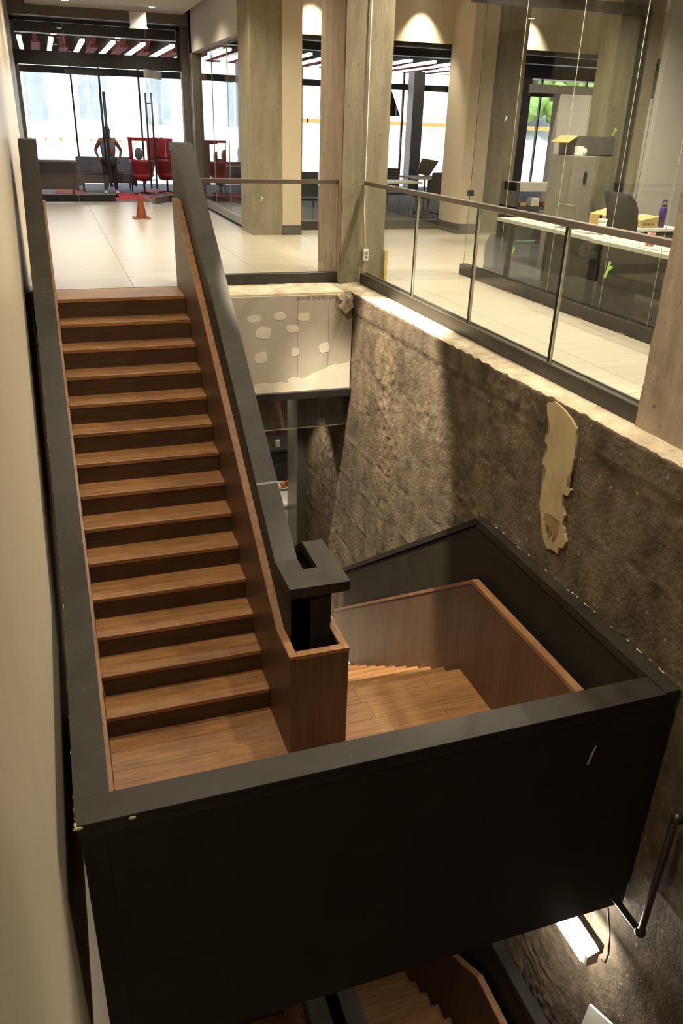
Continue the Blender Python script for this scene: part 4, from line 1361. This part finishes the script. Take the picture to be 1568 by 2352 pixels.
rs = thing('red_bench', 'red upholstered bench end beyond the cafe chairs', 'bench', (6.2, 11.8, FZ))
b = nb(); bx(b, 5.9, 6.7, 11.6, 12.1, FZ+0.12, FZ+0.46, 0.03)
obj('bench_seat', b, 'red', rs)
b = nb(); bx(b, 5.95, 6.65, 11.65, 12.05, FZ, FZ+0.12)
obj('plinth', b, 'black', rs)

# ================================================================== OFFICE FURNITURE
DZ = 3.215
ds = thing('desk', 'white-topped desk with charcoal end panel at the far end of the office', 'desk', (5.1, 2.8, FZ))
b = nb(); prism(b, [(4.78, 1.80), (5.12, 1.80), (5.12, 2.50), (5.42, 2.50), (5.42, 3.62), (4.78, 3.62)], DZ-0.035, DZ, 'z')
obj('desk_top', b, 'white', ds)
b = nb(); bx(b, 4.83, 4.87, 1.85, 2.62, FZ+0.06, DZ-0.035)
obj('modesty_panel', b, 'deskdark', ds)
b = nb(); bx(b, 4.80, 5.1, 1.84, 1.88, FZ, DZ-0.035)
obj('end_panel', b, 'deskdark', ds)
for y in (3.5,):
    for x in (4.9, 5.4):
        b = nb(); bx(b, x-0.025, x+0.025, y-0.025, y+0.025, FZ, DZ-0.035)
        obj('leg', b, 'deskdark', ds)
ds2 = thing('desk', 'white-topped desk with dark front nearest the brown column', 'desk', (5.0, 1.0, FZ))
b = nb(); bx(b, 4.73, 5.5, 0.15, 1.76, DZ-0.035, DZ, 0.003)
obj('desk_top', b, 'white', ds2)
b = nb(); bx(b, 4.80, 4.84, 0.2, 1.72, FZ+0.32, DZ-0.035)
obj('modesty_panel', b, 'deskdark', ds2)
b = nb(); bx(b, 4.80, 5.4, 1.66, 1.71, FZ, DZ-0.035)
obj('end_panel', b, 'deskdark', ds2)
b = nb(); bx(b, 4.80, 5.4, 0.2, 0.25, FZ, DZ-0.035)
obj('end_panel', b, 'deskdark', ds2)
ds3 = thing('desk', 'white return desk carrying the cardboard cartons', 'desk', (5.9, 2.7, FZ))
b = nb(); bx(b, 5.46, 6.35, 2.47, 2.95, DZ-0.035, DZ, 0.003)
obj('desk_top', b, 'white', ds3)
b = nb(); bx(b, 5.5, 6.3, 2.50, 2.54, FZ+0.1, DZ-0.035)
obj('modesty_panel', b, 'deskdark', ds3)
for x in (5.52, 6.28):
    b = nb(); bx(b, x-0.025, x+0.025, 2.82, 2.87, FZ, DZ-0.035)
    obj('leg', b, 'deskdark', ds3)
pd = thing('drawer_pedestal', 'charcoal mobile drawer pedestal on castors under the near desk', 'pedestal', (5.0, 1.1, FZ))
b = nb(); bx(b, 4.86, 5.3, 0.78, 1.18, FZ+0.09, FZ+0.50, 0.005)
obj('pedestal_body', b, 'deskdark', pd)
for x in (4.92, 5.24):
    for y in (0.84, 1.12):
        b = nb(); xform(lathe(b, [(0.0, -0.015), (0.036, -0.015), (0.036, 0.015), (0.0, 0.015)], (0, 0, 0), 14), Matrix.Translation((x, y, FZ+0.037)) @ Matrix.Rotation(math.pi/2, 4, 'X'))
        w_ = obj('castor', b, 'greymetal', pd)
        b = nb(); bx(b, x-0.012, x+0.012, y-0.02, y+0.02, FZ+0.05, FZ+0.09)
        obj('castor_fork', b, 'black', w_)
# office chair
oc = thing('office_chair', 'black office chair with tall rounded back between cup and carton', 'chair', (5.23, 2.2, FZ))
b = nb()
pts = []
for i in range(9):
    f = i/8
    pts.append((f, 0.16*math.sin(math.pi*(0.12+0.80*f))+0.03))
prof = [(5.22+p[1]*1.1, 2.98+p[0]*0.60) for p in pts]
prof2 = [(x-0.06, z) for x, z in reversed(prof)]
prism(b, prof+prof2, 2.00, 2.42, 'y', 0.02)
obj('backrest', b, 'plasticblack', oc)
b = nb(); bx(b, 5.30, 5.70, 2.02, 2.40, 2.94, 3.02, 0.02)
obj('seat', b, 'plasticblack', oc)
b = nb(); tube(b, [(5.46, 2.2, 2.94), (5.46, 2.2, FZ+0.1)], 0.03, 10)
obj('gas_lift', b, 'black', oc)
for k in range(5):
    a = k*2*math.pi/5
    b = nb(); tube(b, [(5.46, 2.2, FZ+0.1), (5.46+0.27*math.cos(a), 2.2+0.27*math.sin(a), FZ+0.06), (5.46+0.27*math.cos(a), 2.2+0.27*math.sin(a), FZ)], [0.025, 0.018, 0.025], 8)
    obj('star_arm', b, 'black', oc)
# cartons
def carton(label, x0, x1, y0, y1, z0, z1, slant=0.0):
    c = thing('cardboard_carton', label, 'box', ((x0+x1)/2, (y0+y1)/2, z0))
    b = nb(); prism(b, [(x0, z0), (x1, z0), (x1, z1+slant), (x0, z1)], y0, y1, 'y', 0.003)
    obj('carton_body', b, 'card', c)
    b = nb()
    for k, (f, w) in enumerate(((0.15, 0.12), (0.35, 0.2), (0.62, 0.16))):
        xx = x0+(x1-x0)*f
        bx(b, xx, xx+(x1-x0)*w, y0-0.001, y0+0.001, z0+(z1-z0)*0.35, z0+(z1-z0)*0.6)
    obj('print_marks', b, 'cardink', c)
    b = nb(); bx(b, x0+0.02, x1-0.02, (y0+y1)/2-0.02, (y0+y1)/2+0.02, z1+min(0, slant)+0.0005, z1+min(0, slant)+0.0015) if slant == 0 else bx(b, x0, x0+0.001, (y0+y1)/2-0.02, (y0+y1)/2+0.02, z0, z1)
    obj('packing_tape', b, 'cardink', c)
    return c
carton('larger cardboard carton on the return desk left of the black chair', 5.50, 5.74, 2.52, 2.93, DZ+0.001, DZ+0.11, 0.06)
carton('flat cardboard carton on the return desk right of the black chair', 5.84, 6.06, 2.50, 2.78, DZ+0.001, DZ+0.075, 0.04)
# laptop on the far desk
lt = thing('laptop', 'grey open laptop on the far desk in front of the cabinet', 'laptop', (5.1, 2.6, DZ))
b = nb(); bx(b, 5.02, 5.26, 2.40, 2.74, DZ+0.001, DZ+0.018, 0.003)
obj('keyboard_base', b, 'greymetal', lt)
b = nb(); prism(b, [(5.00, DZ+0.015), (5.012, DZ+0.015), (4.965, DZ+0.225), (4.953, DZ+0.222)], 2.40, 2.74, 'y', 0.003)
obj('screen_lid', b, 'greymetal', lt)
# cup
cp = thing('paper_cup', 'white paper cup with lid and dark square marks', 'cup', (5.0, 2.0, DZ))
b = nb(); lathe(b, [(0.030, 0.001), (0.031, 0.004), (0.040, 0.125), (0.0, 0.125)], (5.0, 2.0, DZ), 20)
obj('cup_body', b, 'white', cp, True)
b = nb(); lathe(b, [(0.043, 0.122), (0.043, 0.134), (0.038, 0.145), (0.0, 0.143)], (5.0, 2.0, DZ), 20)
obj('cup_lid', b, 'white', cp, True)
b = nb(); bx(b, 4.958, 4.964, 1.985, 2.003, DZ+0.03, DZ+0.05); bx(b, 4.985, 5.0, 1.963, 1.968, DZ+0.03, DZ+0.05)
obj('cup_marks', b, 'plasticblack', cp)
# bottle
bt = thing('water_bottle', 'purple steel water bottle with black loop cap on the return desk', 'bottle', (6.1, 2.53, DZ))
bp = (6.12, 2.53, DZ)
b = nb(); lathe(b, [(0.0, 0.001), (0.036, 0.001), (0.037, 0.17), (0.033, 0.19), (0.033, 0.205), (0.0, 0.205)], bp, 20)
obj('bottle_body', b, 'purple', bt, True)
b = nb(); lathe(b, [(0.026, 0.205), (0.026, 0.235), (0.0, 0.238)], bp, 16)
capo = obj('bottle_cap', b, 'plasticblack', bt, True)
b = nb(); tube(b, [(bp[0]+0.026*math.cos(a), bp[1], bp[2]+0.245+0.026*math.sin(a)) for a in [math.pi*k/8 for k in range(9)]], 0.008, 8)
obj('carry_loop', b, 'plasticblack', capo, True)
# red can, papers, bag
can = thing('red_can', 'red printed drink tin at the edge of the near desk', 'can', (4.92, 1.18, DZ))
b = nb(); lathe(b, [(0.032, 0.001), (0.036, 0.006), (0.036, 0.108), (0.031, 0.115), (0.0, 0.112)], (4.92, 1.18, DZ), 20)
obj('can_body', b, 'redlabel', can, True)
b = nb(); lathe(b, [(0.030, 0.1125), (0.030, 0.1155), (0.0, 0.1155)], (4.92, 1.18, DZ), 20)
obj('can_rim', b, 'chrome', can, True)
for k, (x, y, a) in enumerate([(4.95, 1.45, 0.2), (5.0, 1.25, -0.1), (4.90, 1.02, 0.15)]):
    b = nb(); xform(bx(nb() if False else b, -0.105, 0.105, -0.148, 0.148, 0.0008, 0.0022+0.002*k), Matrix.Translation((x, y, DZ)) @ Matrix.Rotation(a, 4, 'Z'))
    tag(obj('paper_sheet', b, 'white', loc=(x, y, DZ)), ['white papers at the far end of the near desk', 'white papers in front of the red tin', 'white papers under the black bag'][k], 'paper', 'papers on the near desk')
for k, (x, y) in enumerate([(4.98, 2.15)]):
    b = nb(); bx(b, x-0.09, x+0.09, y-0.06, y+0.12, DZ+0.001, DZ+0.02, 0.003)
    tag(obj('notebook', b, 'white', loc=(x, y, DZ)), 'pale notebook lying on the far desk by the laptop', 'notebook')
bg_ = thing('shoulder_bag', 'black bag slumped on the near desk against the brown column', 'bag', (5.1, 0.85, DZ))
b = nb(); bx(b, 5.03, 5.45, 0.50, 0.98, DZ+0.001, DZ+0.13, 0.035)
for v in b.verts:
    v.co += 0.018*noise.noise_vector(v.co*9)*(1 if v.co.z > DZ+0.03 else 0)
obj('bag_body', b, 'plasticblack', bg_, True)
b = nb(); tube(b, [(5.0, 0.6, DZ+0.12), (5.1, 0.72, DZ+0.16), (5.2, 0.9, DZ+0.155), (5.3, 1.0, DZ+0.12)], 0.01, 8)
obj('bag_strap', b, 'black', bg_, True)
# grey cabinet with open carton on top
cb = thing('steel_cabinet', 'worn grey steel cabinet with an oval slot, behind the laptop', 'cabinet', (6.0, 4.15, FZ))
b = nb(); bx(b, 5.86, 6.16, 3.88, 4.40, FZ, 3.855, 0.006)
obj('cabinet_body', b, 'greymetal', cb)
b = nb()
prism(b, [(6.03+0.022*math.cos(2*math.pi*k/16), 3.62+0.075*math.sin(2*math.pi*k/16)) for k in range(16)], 3.872, 3.882, 'y')
obj('oval_slot', b, 'plasticblack', cb)
b = nb(); bx(b, 5.852, 5.862, 3.95, 4.33, FZ+0.1, 3.80)
dd = obj('side_door', b, 'greymetal', cb)
b = nb(); xform(lathe(b, [(0.0, 0), (0.028, 0.0), (0.028, 0.03), (0.0, 0.034)], (0, 0, 0), 14), Matrix.Translation((5.855, 4.05, 3.33)) @ Matrix.Rotation(-math.pi/2, 4, 'Y'))
obj('dial', b, 'deskdark', dd, True)
ob = thing('open_carton', 'open dark carton with raised flap on top of the grey cabinet', 'box', (6.03, 4.1, 3.856))
b = nb(); bx(b, 5.90, 6.42, 3.95, 3.96, 3.857, 4.06); bx(b, 5.90, 6.42, 4.30, 4.31, 3.857, 4.06); bx(b, 5.90, 5.91, 3.96, 4.30, 3.857, 4.06); bx(b, 6.41, 6.42, 3.96, 4.30, 3.857, 4.06); bx(b, 5.90, 6.42, 3.95, 4.31, 3.856, 3.865)
obj('carton_body', b, 'deskdark', ob)
b = nb(); prism(b, [(5.905, 4.055), (5.905, 4.065), (5.78, 3.995), (5.78, 3.985)], 3.95, 4.31, 'y')
obj('carton_flap', b, 'card', ob)
wb = nb(); bx(wb, 5.875, 5.90, 3.90, 3.94, 3.857, 3.96) if False else bx(wb, 5.88, 5.97, 3.895, 3.945, 3.857, 3.955)
tag(obj('white_carton', wb, 'white', loc=(5.92, 3.92, 3.857)), 'small white box in front of the open carton', 'box')
b = nb(); lathe(b, [(0.024, 0.001), (0.026, 0.06), (0.012, 0.08), (0.0, 0.081)], (6.0, 3.915, 3.856), 14)
gb = thing('glue_bottle', 'small white bottle with red tip on the grey cabinet', 'bottle', (6.0, 3.915, 3.856))
obj('bottle_body', b, 'white', gb, True)
b = nb(); lathe(b, [(0.009, 0.079), (0.004, 0.10), (0.0, 0.10)], (6.0, 3.915, 3.856), 10)
obj('bottle_tip', b, 'redshell', gb, True)
# far shelving with clutter seen low through the office
sh = thing('storage_shelf', 'dark low shelf piled with clutter deep inside the office', 'shelf', (7.5, 6.4, FZ))
b = nb(); bx(b, 6.75, 8.3, 6.6, 7.1, 3.02, 3.06); bx(b, 6.75, 8.3, 6.6, 7.1, FZ+0.05, FZ+0.40); bx(b, 6.75, 6.79, 6.6, 7.1, FZ, 3.4); bx(b, 8.26, 8.3, 6.6, 7.1, FZ, 3.4)
obj('shelf_frame', b, 'deskdark', sh)
b = nb(); bx(b, 6.75, 7.7, 6.62, 7.0, 3.28, 3.40)
obj('upper_board', b, 'white', sh)
random.seed(31)
lbls = ['left end of the dark shelf', 'second from the left on the dark shelf', 'third along the dark shelf', 'middle of the dark shelf', 'right of the middle on the dark shelf', 'second from the right on the dark shelf', 'right end of the dark shelf']
for i in range(7):
    x = 6.85+i*0.2
    b = nb(); bx(b, x, x+random.uniform(0.1, 0.17), 6.62, 6.9, 3.061, 3.061+random.uniform(0.05, 0.16), 0.01)
    for v in b.verts:
        v.co += 0.012*noise.noise_vector(v.co*14)*(1 if v.co.z > 3.08 else 0)
    tag(obj('shelf_bundle', b, ['card', 'white', 'redshell', 'sealant', 'greymetal', 'white', 'card'][i], loc=(x, 6.75, 3.061)), '%s bundle at the %s' % (['tan', 'white', 'red', 'pale', 'grey', 'white', 'tan'][i], lbls[i]), 'bundle', 'clutter on the office shelf')

# ================================================================== LOWER LEVEL
kc = thing('clad_column', 'grey clad column standing at the end of the concrete wall below', 'column', (2.9, 5.0, -1.8))
b = nb(); bx(b, 2.81, 3.06, 4.85, 5.35, -1.8, 1.44, 0.004)
obj('column_body', b, 'colgrey', kc)
b = nb(); bx(b, 2.812, 3.058, 4.843, 4.852, -1.8, 1.44)
obj('dark_front', b, 'deskdark', kc)
bf = thing('smoke_baffle', 'dusty glass strip hanging below the black slab edge', 'baffle', (2.2, 3.42, 1.0))
b = nb(); bx(b, 1.45, 2.965, 3.40, 3.412, 1.0, 1.40)
obj('glass_strip', b, 'baffle', bf)
b = nb(); bx(b, 1.45, 2.965, 3.399, 3.413, 0.992, 1.0)
obj('strip_edge', b, 'glassgreen', bf)
kt = thing('kitchen_counter', 'white kitchen counter glimpsed below through the stair guard', 'counter', (2.7, 5.8, -1.8))
b = nb(); bx(b, 1.7, 3.6, 5.36, 6.15, -0.94, -0.90, 0.004)
obj('counter_top', b, 'white', kt)
b = nb(); bx(b, 1.75, 3.55, 5.40, 6.1, -1.8, -0.94)
obj('counter_body', b, 'white', kt)
kt2 = thing('back_counter', 'dark back counter against the walnut kitchen wall', 'counter', (3.0, 7.8, -1.8))
b = nb(); bx(b, 1.5, 4.6, 7.5, 8.18, -0.94, -0.90)
obj('counter_top', b, 'deskdark', kt2)
b = nb(); bx(b, 1.5, 4.6, 7.55, 8.18, -1.8, -0.94)
obj('counter_body', b, 'deskdark', kt2)
b = nb(); lathe(b, [(0.05, 0.001), (0.07, 0.006), (0.15, 0.035), (0.152, 0.040), (0.07, 0.014), (0.0, 0.012)], (2.90, 5.96, -0.90), 24)
tag(obj('fruit_plate', b, 'white', smooth=True, loc=(2.90, 5.96, -0.90)), 'white fruit plate on the kitchen counter below', 'plate')
for k, (x, y, m_, l_) in enumerate([(2.90, 5.93, 'orangefruit', 'orange on the fruit plate below'), (2.985, 5.98, 'redfruit', 'red apple on the fruit plate below')]):
    b = nb(); ball(b, (x, y, -0.90+0.022+0.042), 0.042, 1, 1, 0.95)
    f_ = tag(obj('fruit', b, m_, smooth=True, loc=(x, y, -0.90)), l_, 'fruit')
    b = nb(); tube(b, [(x, y, -0.803), (x+0.003, y, -0.793)], 0.003, 6)
    obj('stem', b, 'hair', f_)
kd = thing('soap_dispenser', 'small white dispenser standing on the back counter', 'dispenser', (3.3, 7.7, -0.9))
b = nb(); bx(b, 3.22, 3.30, 7.6, 7.68, -0.899, -0.78, 0.006)
obj('body', b, 'white', kd)
b = nb(); tube(b, [(3.26, 7.64, -0.78), (3.26, 7.64, -0.74), (3.26, 7.60, -0.735)], 0.008, 6)
obj('nozzle', b, 'chrome', kd)

# stair below: landing, newel, right flight, left flight
s2 = thing('staircase', 'lower walnut staircase glimpsed beneath the black front panel', 'staircase', (0.6, -1.7, -3.6))
OY, OZ = -0.88, -3.6
b = nb(); bx(b, 0.0, 2.85, -2.9, OY+0.04, OZ-0.4, OZ-0.001)
obj('landing_deck', b, 'tread', s2)
fb = nb(); prism(fb, [(OY+0.02, OZ-0.02), (OY+10*T, OZ+10*R-0.06), (OY+10*T, OZ+10*R-0.3), (OY+0.3, OZ-0.3)], 0.03, 1.17)
f3 = obj('flight_carriage', fb, 'steel', s2)
for i in range(1, 11):
    y = OY+(i-1)*T; z = OZ+i*R
    b = nb(); bx(b, 0.0, SW, y, y+T+0.022, z-0.035, z, 0.003)
    obj('tread', b, 'tread', f3)
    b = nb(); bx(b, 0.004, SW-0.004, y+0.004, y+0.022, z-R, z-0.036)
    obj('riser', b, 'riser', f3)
fb = nb(); prism(fb, [(OY+0.02, OZ-0.45), (OY+0.02, OZ-R-0.05), (OY+9*T, OZ-10*R-0.03), (OY+9*T, OZ-10*R-0.26)], LX0+0.03, LX1-0.03)
f4 = obj('flight_carriage', fb, 'steel', s2)
for i in range(1, 10):
    y = OY+0.022+(i-1)*T; z = OZ-i*R
    b = nb(); bx(b, LX0, LX1, y-0.004, y+T+0.02, z-0.035, z, 0.003)
    obj('tread', b, 'tread', f4)
    b = nb(); bx(b, LX0+0.004, LX1-0.004, y, y+0.016, z, z+R-0.036)
    obj('riser', b, 'riser', f4)
off = lambda prof: [(y+OY, z+OZ) for y, z in prof]
yq = 1.9
p_ = guard('steel_panel', s2, off([(-0.40, 1.3-CT), (-0.03, 1.3-CT), (yq, 1.3+SLOPE*(yq+0.03)-CT), (yq, 1.0), (0.3, -0.25), (-0.40, -0.42)]), 1.262, 1.40)
guard('steel_cap', p_, off(strip_profile([(-0.42, 1.3), (-0.03, 1.3), (yq, 1.3+SLOPE*(yq+0.03))], CT)), 1.25, 1.412, 'steelcap')
w_ = guard('wood_panel', s2, off([(-0.58, 0.85), (-0.24, 0.85), (yq, 0.85+0.69*(yq+0.24)), (yq, 1.1), (0.2, -0.1), (-0.58, -0.1)]), SW, SW+0.042, 'veneer')
guard('wood_edge', w_, off(strip_profile([(-0.58, 0.875), (-0.235, 0.875), (yq, 0.875+0.69*(yq+0.235))], 0.03)), SW-0.003, SW+0.052, 'woodcap')
p_ = guard('steel_panel', s2, off([(-0.40, 1.3-CT), (0.21, 1.3-CT), (yq, low_top(yq)-CT), (yq, -1.6), (0.2, -0.42), (-0.40, -0.42)]), 1.53, 1.60)
guard('steel_cap', p_, off(strip_profile([(-0.42, 1.3), (0.21, 1.3), (yq, low_top(yq))], CT)), 1.515, 1.675, 'steelcap')
p_ = guard('steel_panel', s2, off([(-2.0, 1.3-CT), (0.21, 1.3-CT), (yq, low_top(yq)-CT), (yq, -1.6), (0.2, -0.42), (-2.0, -0.42)]), 2.95, 2.995)
guard('steel_cap', p_, off(strip_profile([(-2.05, 1.3), (0.21, 1.3), (yq, low_top(yq))], 0.06)), 2.94, 3.045, 'steelcap')
w_ = guard('wood_panel', s2, off([(-1.9, 0.86), (-0.02, 0.86), (yq, 0.86-0.702*(yq+0.02)), (yq, -1.6), (0.2, -0.3), (-1.9, -0.1)]), 2.85, 2.89, 'veneer')
guard('wood_edge', w_, off(strip_profile([(-1.9, 0.89), (-0.02, 0.89), (yq, 0.89-0.702*(yq+0.02))], 0.034)), 2.843, 2.902, 'woodcap')

# fluorescent tube, pipes, cord and panel on the wall under the landing
ft = thing('tube_light', 'lit white fluorescent tube fixed to the concrete wall under the landing', 'light', (2.9, -1.75, -0.9))
b = nb(); bx(b, 2.90, 2.95, -2.08, -1.30, -0.84, -0.76); bx(b, 2.95, 3.03, -1.65, -1.55, -0.83, -0.77)
obj('housing', b, 'colgrey', ft)
b = nb(); prism(b, [(2.805, -0.89), (2.90, -0.89), (2.90, -0.76), (2.84, -0.76), (2.805, -0.80)], -2.055, -1.32, 'y')
obj('lens', b, 'tube', ft)
b = nb(); prism(b, [(2.81, -0.885), (2.90, -0.885), (2.90, -0.765), (2.81, -0.80)], -2.10, -2.055, 'y')
obj('end_cap', b, 'white', ft)
pp_ = thing('steel_pipe', 'dark steel pipe turning a corner on the wall under the landing', 'pipe', (2.95, -2.3, -0.3))
b = nb(); tube(b, [(3.05, -2.33, 0.66), (2.965, -2.33, 0.64), (2.95, -2.33, 0.60), (2.95, -2.32, -0.28), (2.95, -2.305, -0.315), (2.95, -2.27, -0.325), (2.95, -1.2, -0.325)], 0.022, 12)
obj('pipe_run', b, 'pipe', pp_, True)
for c_ in ((2.95, -2.315, -0.318), (2.965, -2.33, 0.64)):
    b = nb(); ball(b, c_, 0.036)
    obj('elbow', b, 'pipe', pp_, True)
cw = nb(); tube(cw, [(2.99, -1.9, -0.40), (2.98, -2.0, -0.5), (2.97, -2.08, -0.66), (2.96, -2.12, -0.80), (2.95, -2.12, -0.88), (2.95, -2.08, -0.90)], 0.006, 8)
tag(obj('power_cord', cw, 'pipe', smooth=True, loc=(2.97, -2.0, -0.6)), 'thin cord looping from the tube light', 'cord')
b = nb(); prism(b, [(-2.30, -2.6), (-2.07, -2.6), (-2.07, -1.66), (-2.10, -1.34), (-2.33, -1.22)], 2.93, 2.945, 'x')
tag(obj('leaning_board', b, 'white', loc=(2.94, -2.2, -1.9)), 'white board leaning by the wall at the bottom right corner', 'board')
b = nb(); bx(b, 2.945, 3.0, -2.42, -2.31, -2.6, -1.25)
tag(obj('dark_post', b, 'steel', loc=(2.97, -2.36, -2.6)), 'dark upright beside the white board at the bottom right', 'post')
b = nb(); tube(b, [(3.0, -0.95, -1.2), (2.98, -1.05, -1.35), (2.965, -1.13, -1.52), (2.97, -1.16, -1.62)], 0.014, 8)
tag(obj('white_hose', b, 'white', smooth=True, loc=(2.98, -1.05, -1.4)), 'white hose end hanging beside the lower stair', 'hose')

# ================================================================== LAMPS
def downlight(x, y, z, power, label, angle=115, to=None, blend=0.8, radius=0.06, color=WARM):
    d = thing('downlight', label, 'light', (x, y, z), 'recessed ceiling downlights')
    b = nb(); lathe(b, [(0.055, 0.0), (0.075, -0.006), (0.075, 0.004), (0.0, 0.004)], (x, y, z), 18)
    obj('trim_ring', b, 'ceil', d, True)
    b = nb(); lathe(b, [(0.0, -0.008), (0.055, -0.008), (0.055, -0.001), (0.0, -0.001)], (x, y, z), 18)
    obj('lens', b, 'lens', d)
    spot('lamp', (x, y, z-0.09), to or (x, y, z-2), power, angle, blend, radius, color, d)
    return d
for i, y in enumerate((5.2, 7.6, 10.0, 12.4)):
    for j, x in enumerate((0.7, 2.2)):
        downlight(x, y, CZ, 150, 'corridor downlight, %s side, %s from the stair' % (['left', 'right'][j], ['first', 'second', 'third', 'fourth'][i]), 140)
for i, y in enumerate((-0.6, 1.6, 3.3, 6.0)):
    downlight(4.0, y, 6.02, 340, 'added gallery fill downlight above the glass railing, %s from the brown column' % ['first', 'second', 'third', 'fourth'][i], 155, blend=1.0)  # unseen lamps added as fill for the gallery and the left wall
for i, (x, y) in enumerate(((6.2, 0.6), (5.7, 3.2), (9.5, 6.5))):
    downlight(x, y, 6.02, 520, 'added office fill downlight, %s' % ['near one', 'far one', 'deep one'][i], 150)  # unseen lamps added to brighten the office and its concrete column
for i, x in enumerate((4.05, 5.85, 7.75)):
    downlight(x, 8.28, 5.98, 150, 'wall-washing downlight by the cream bulkhead, %s' % ['left one', 'middle one', 'right one'][i], 75, (x, 8.5, 5.0), 0.5)
for i, (x, y) in enumerate(((0.7, 0.9), (0.6, -2.6))):
    downlight(x, y, 6.02, [360, 280][i], 'added stairwell fill downlight over the left flight, %s' % ['far one', 'near one'][i], 120)  # added out of view as fill for treads, left wall and brown column
downlight(2.62, -0.75, 6.02, 480, 'added stairwell fill downlight over the landing', 44, blend=0.5)  # unseen lamp added to lift the landing boards and veneer
downlight(1.2, 2.0, 6.02, 4000, 'stairwell downlight washing the concrete wall', 33, (3.0, 2.15, 0.6), 0.3, 0.05)
downlight(2.55, 4.15, 1.44, 110, 'lower level downlight beside the concrete wall', 72, None, 0.4, 0.04)
for i, x in enumerate((0.5, 1.75, 3.4)):
    downlight(x, 14.6, 5.60, 80, 'lounge downlight just inside the entrance, %s' % ['left one', 'middle one', 'right one'][i], 110, (x, 16.3, 2.8), 0.8, 0.06, (1.0, 0.95, 0.9))
# kitchen lamps on the lower level
for i, (x, y) in enumerate(((2.4, 5.6), (3.6, 7.0))):
    downlight(x, y, 1.43, 70, 'kitchen downlight on the lower level, %s' % ['over the counter', 'by the walnut wall'][i], 130)

for o in SC.objects:
    if '_org' in o:
        del o['_org']
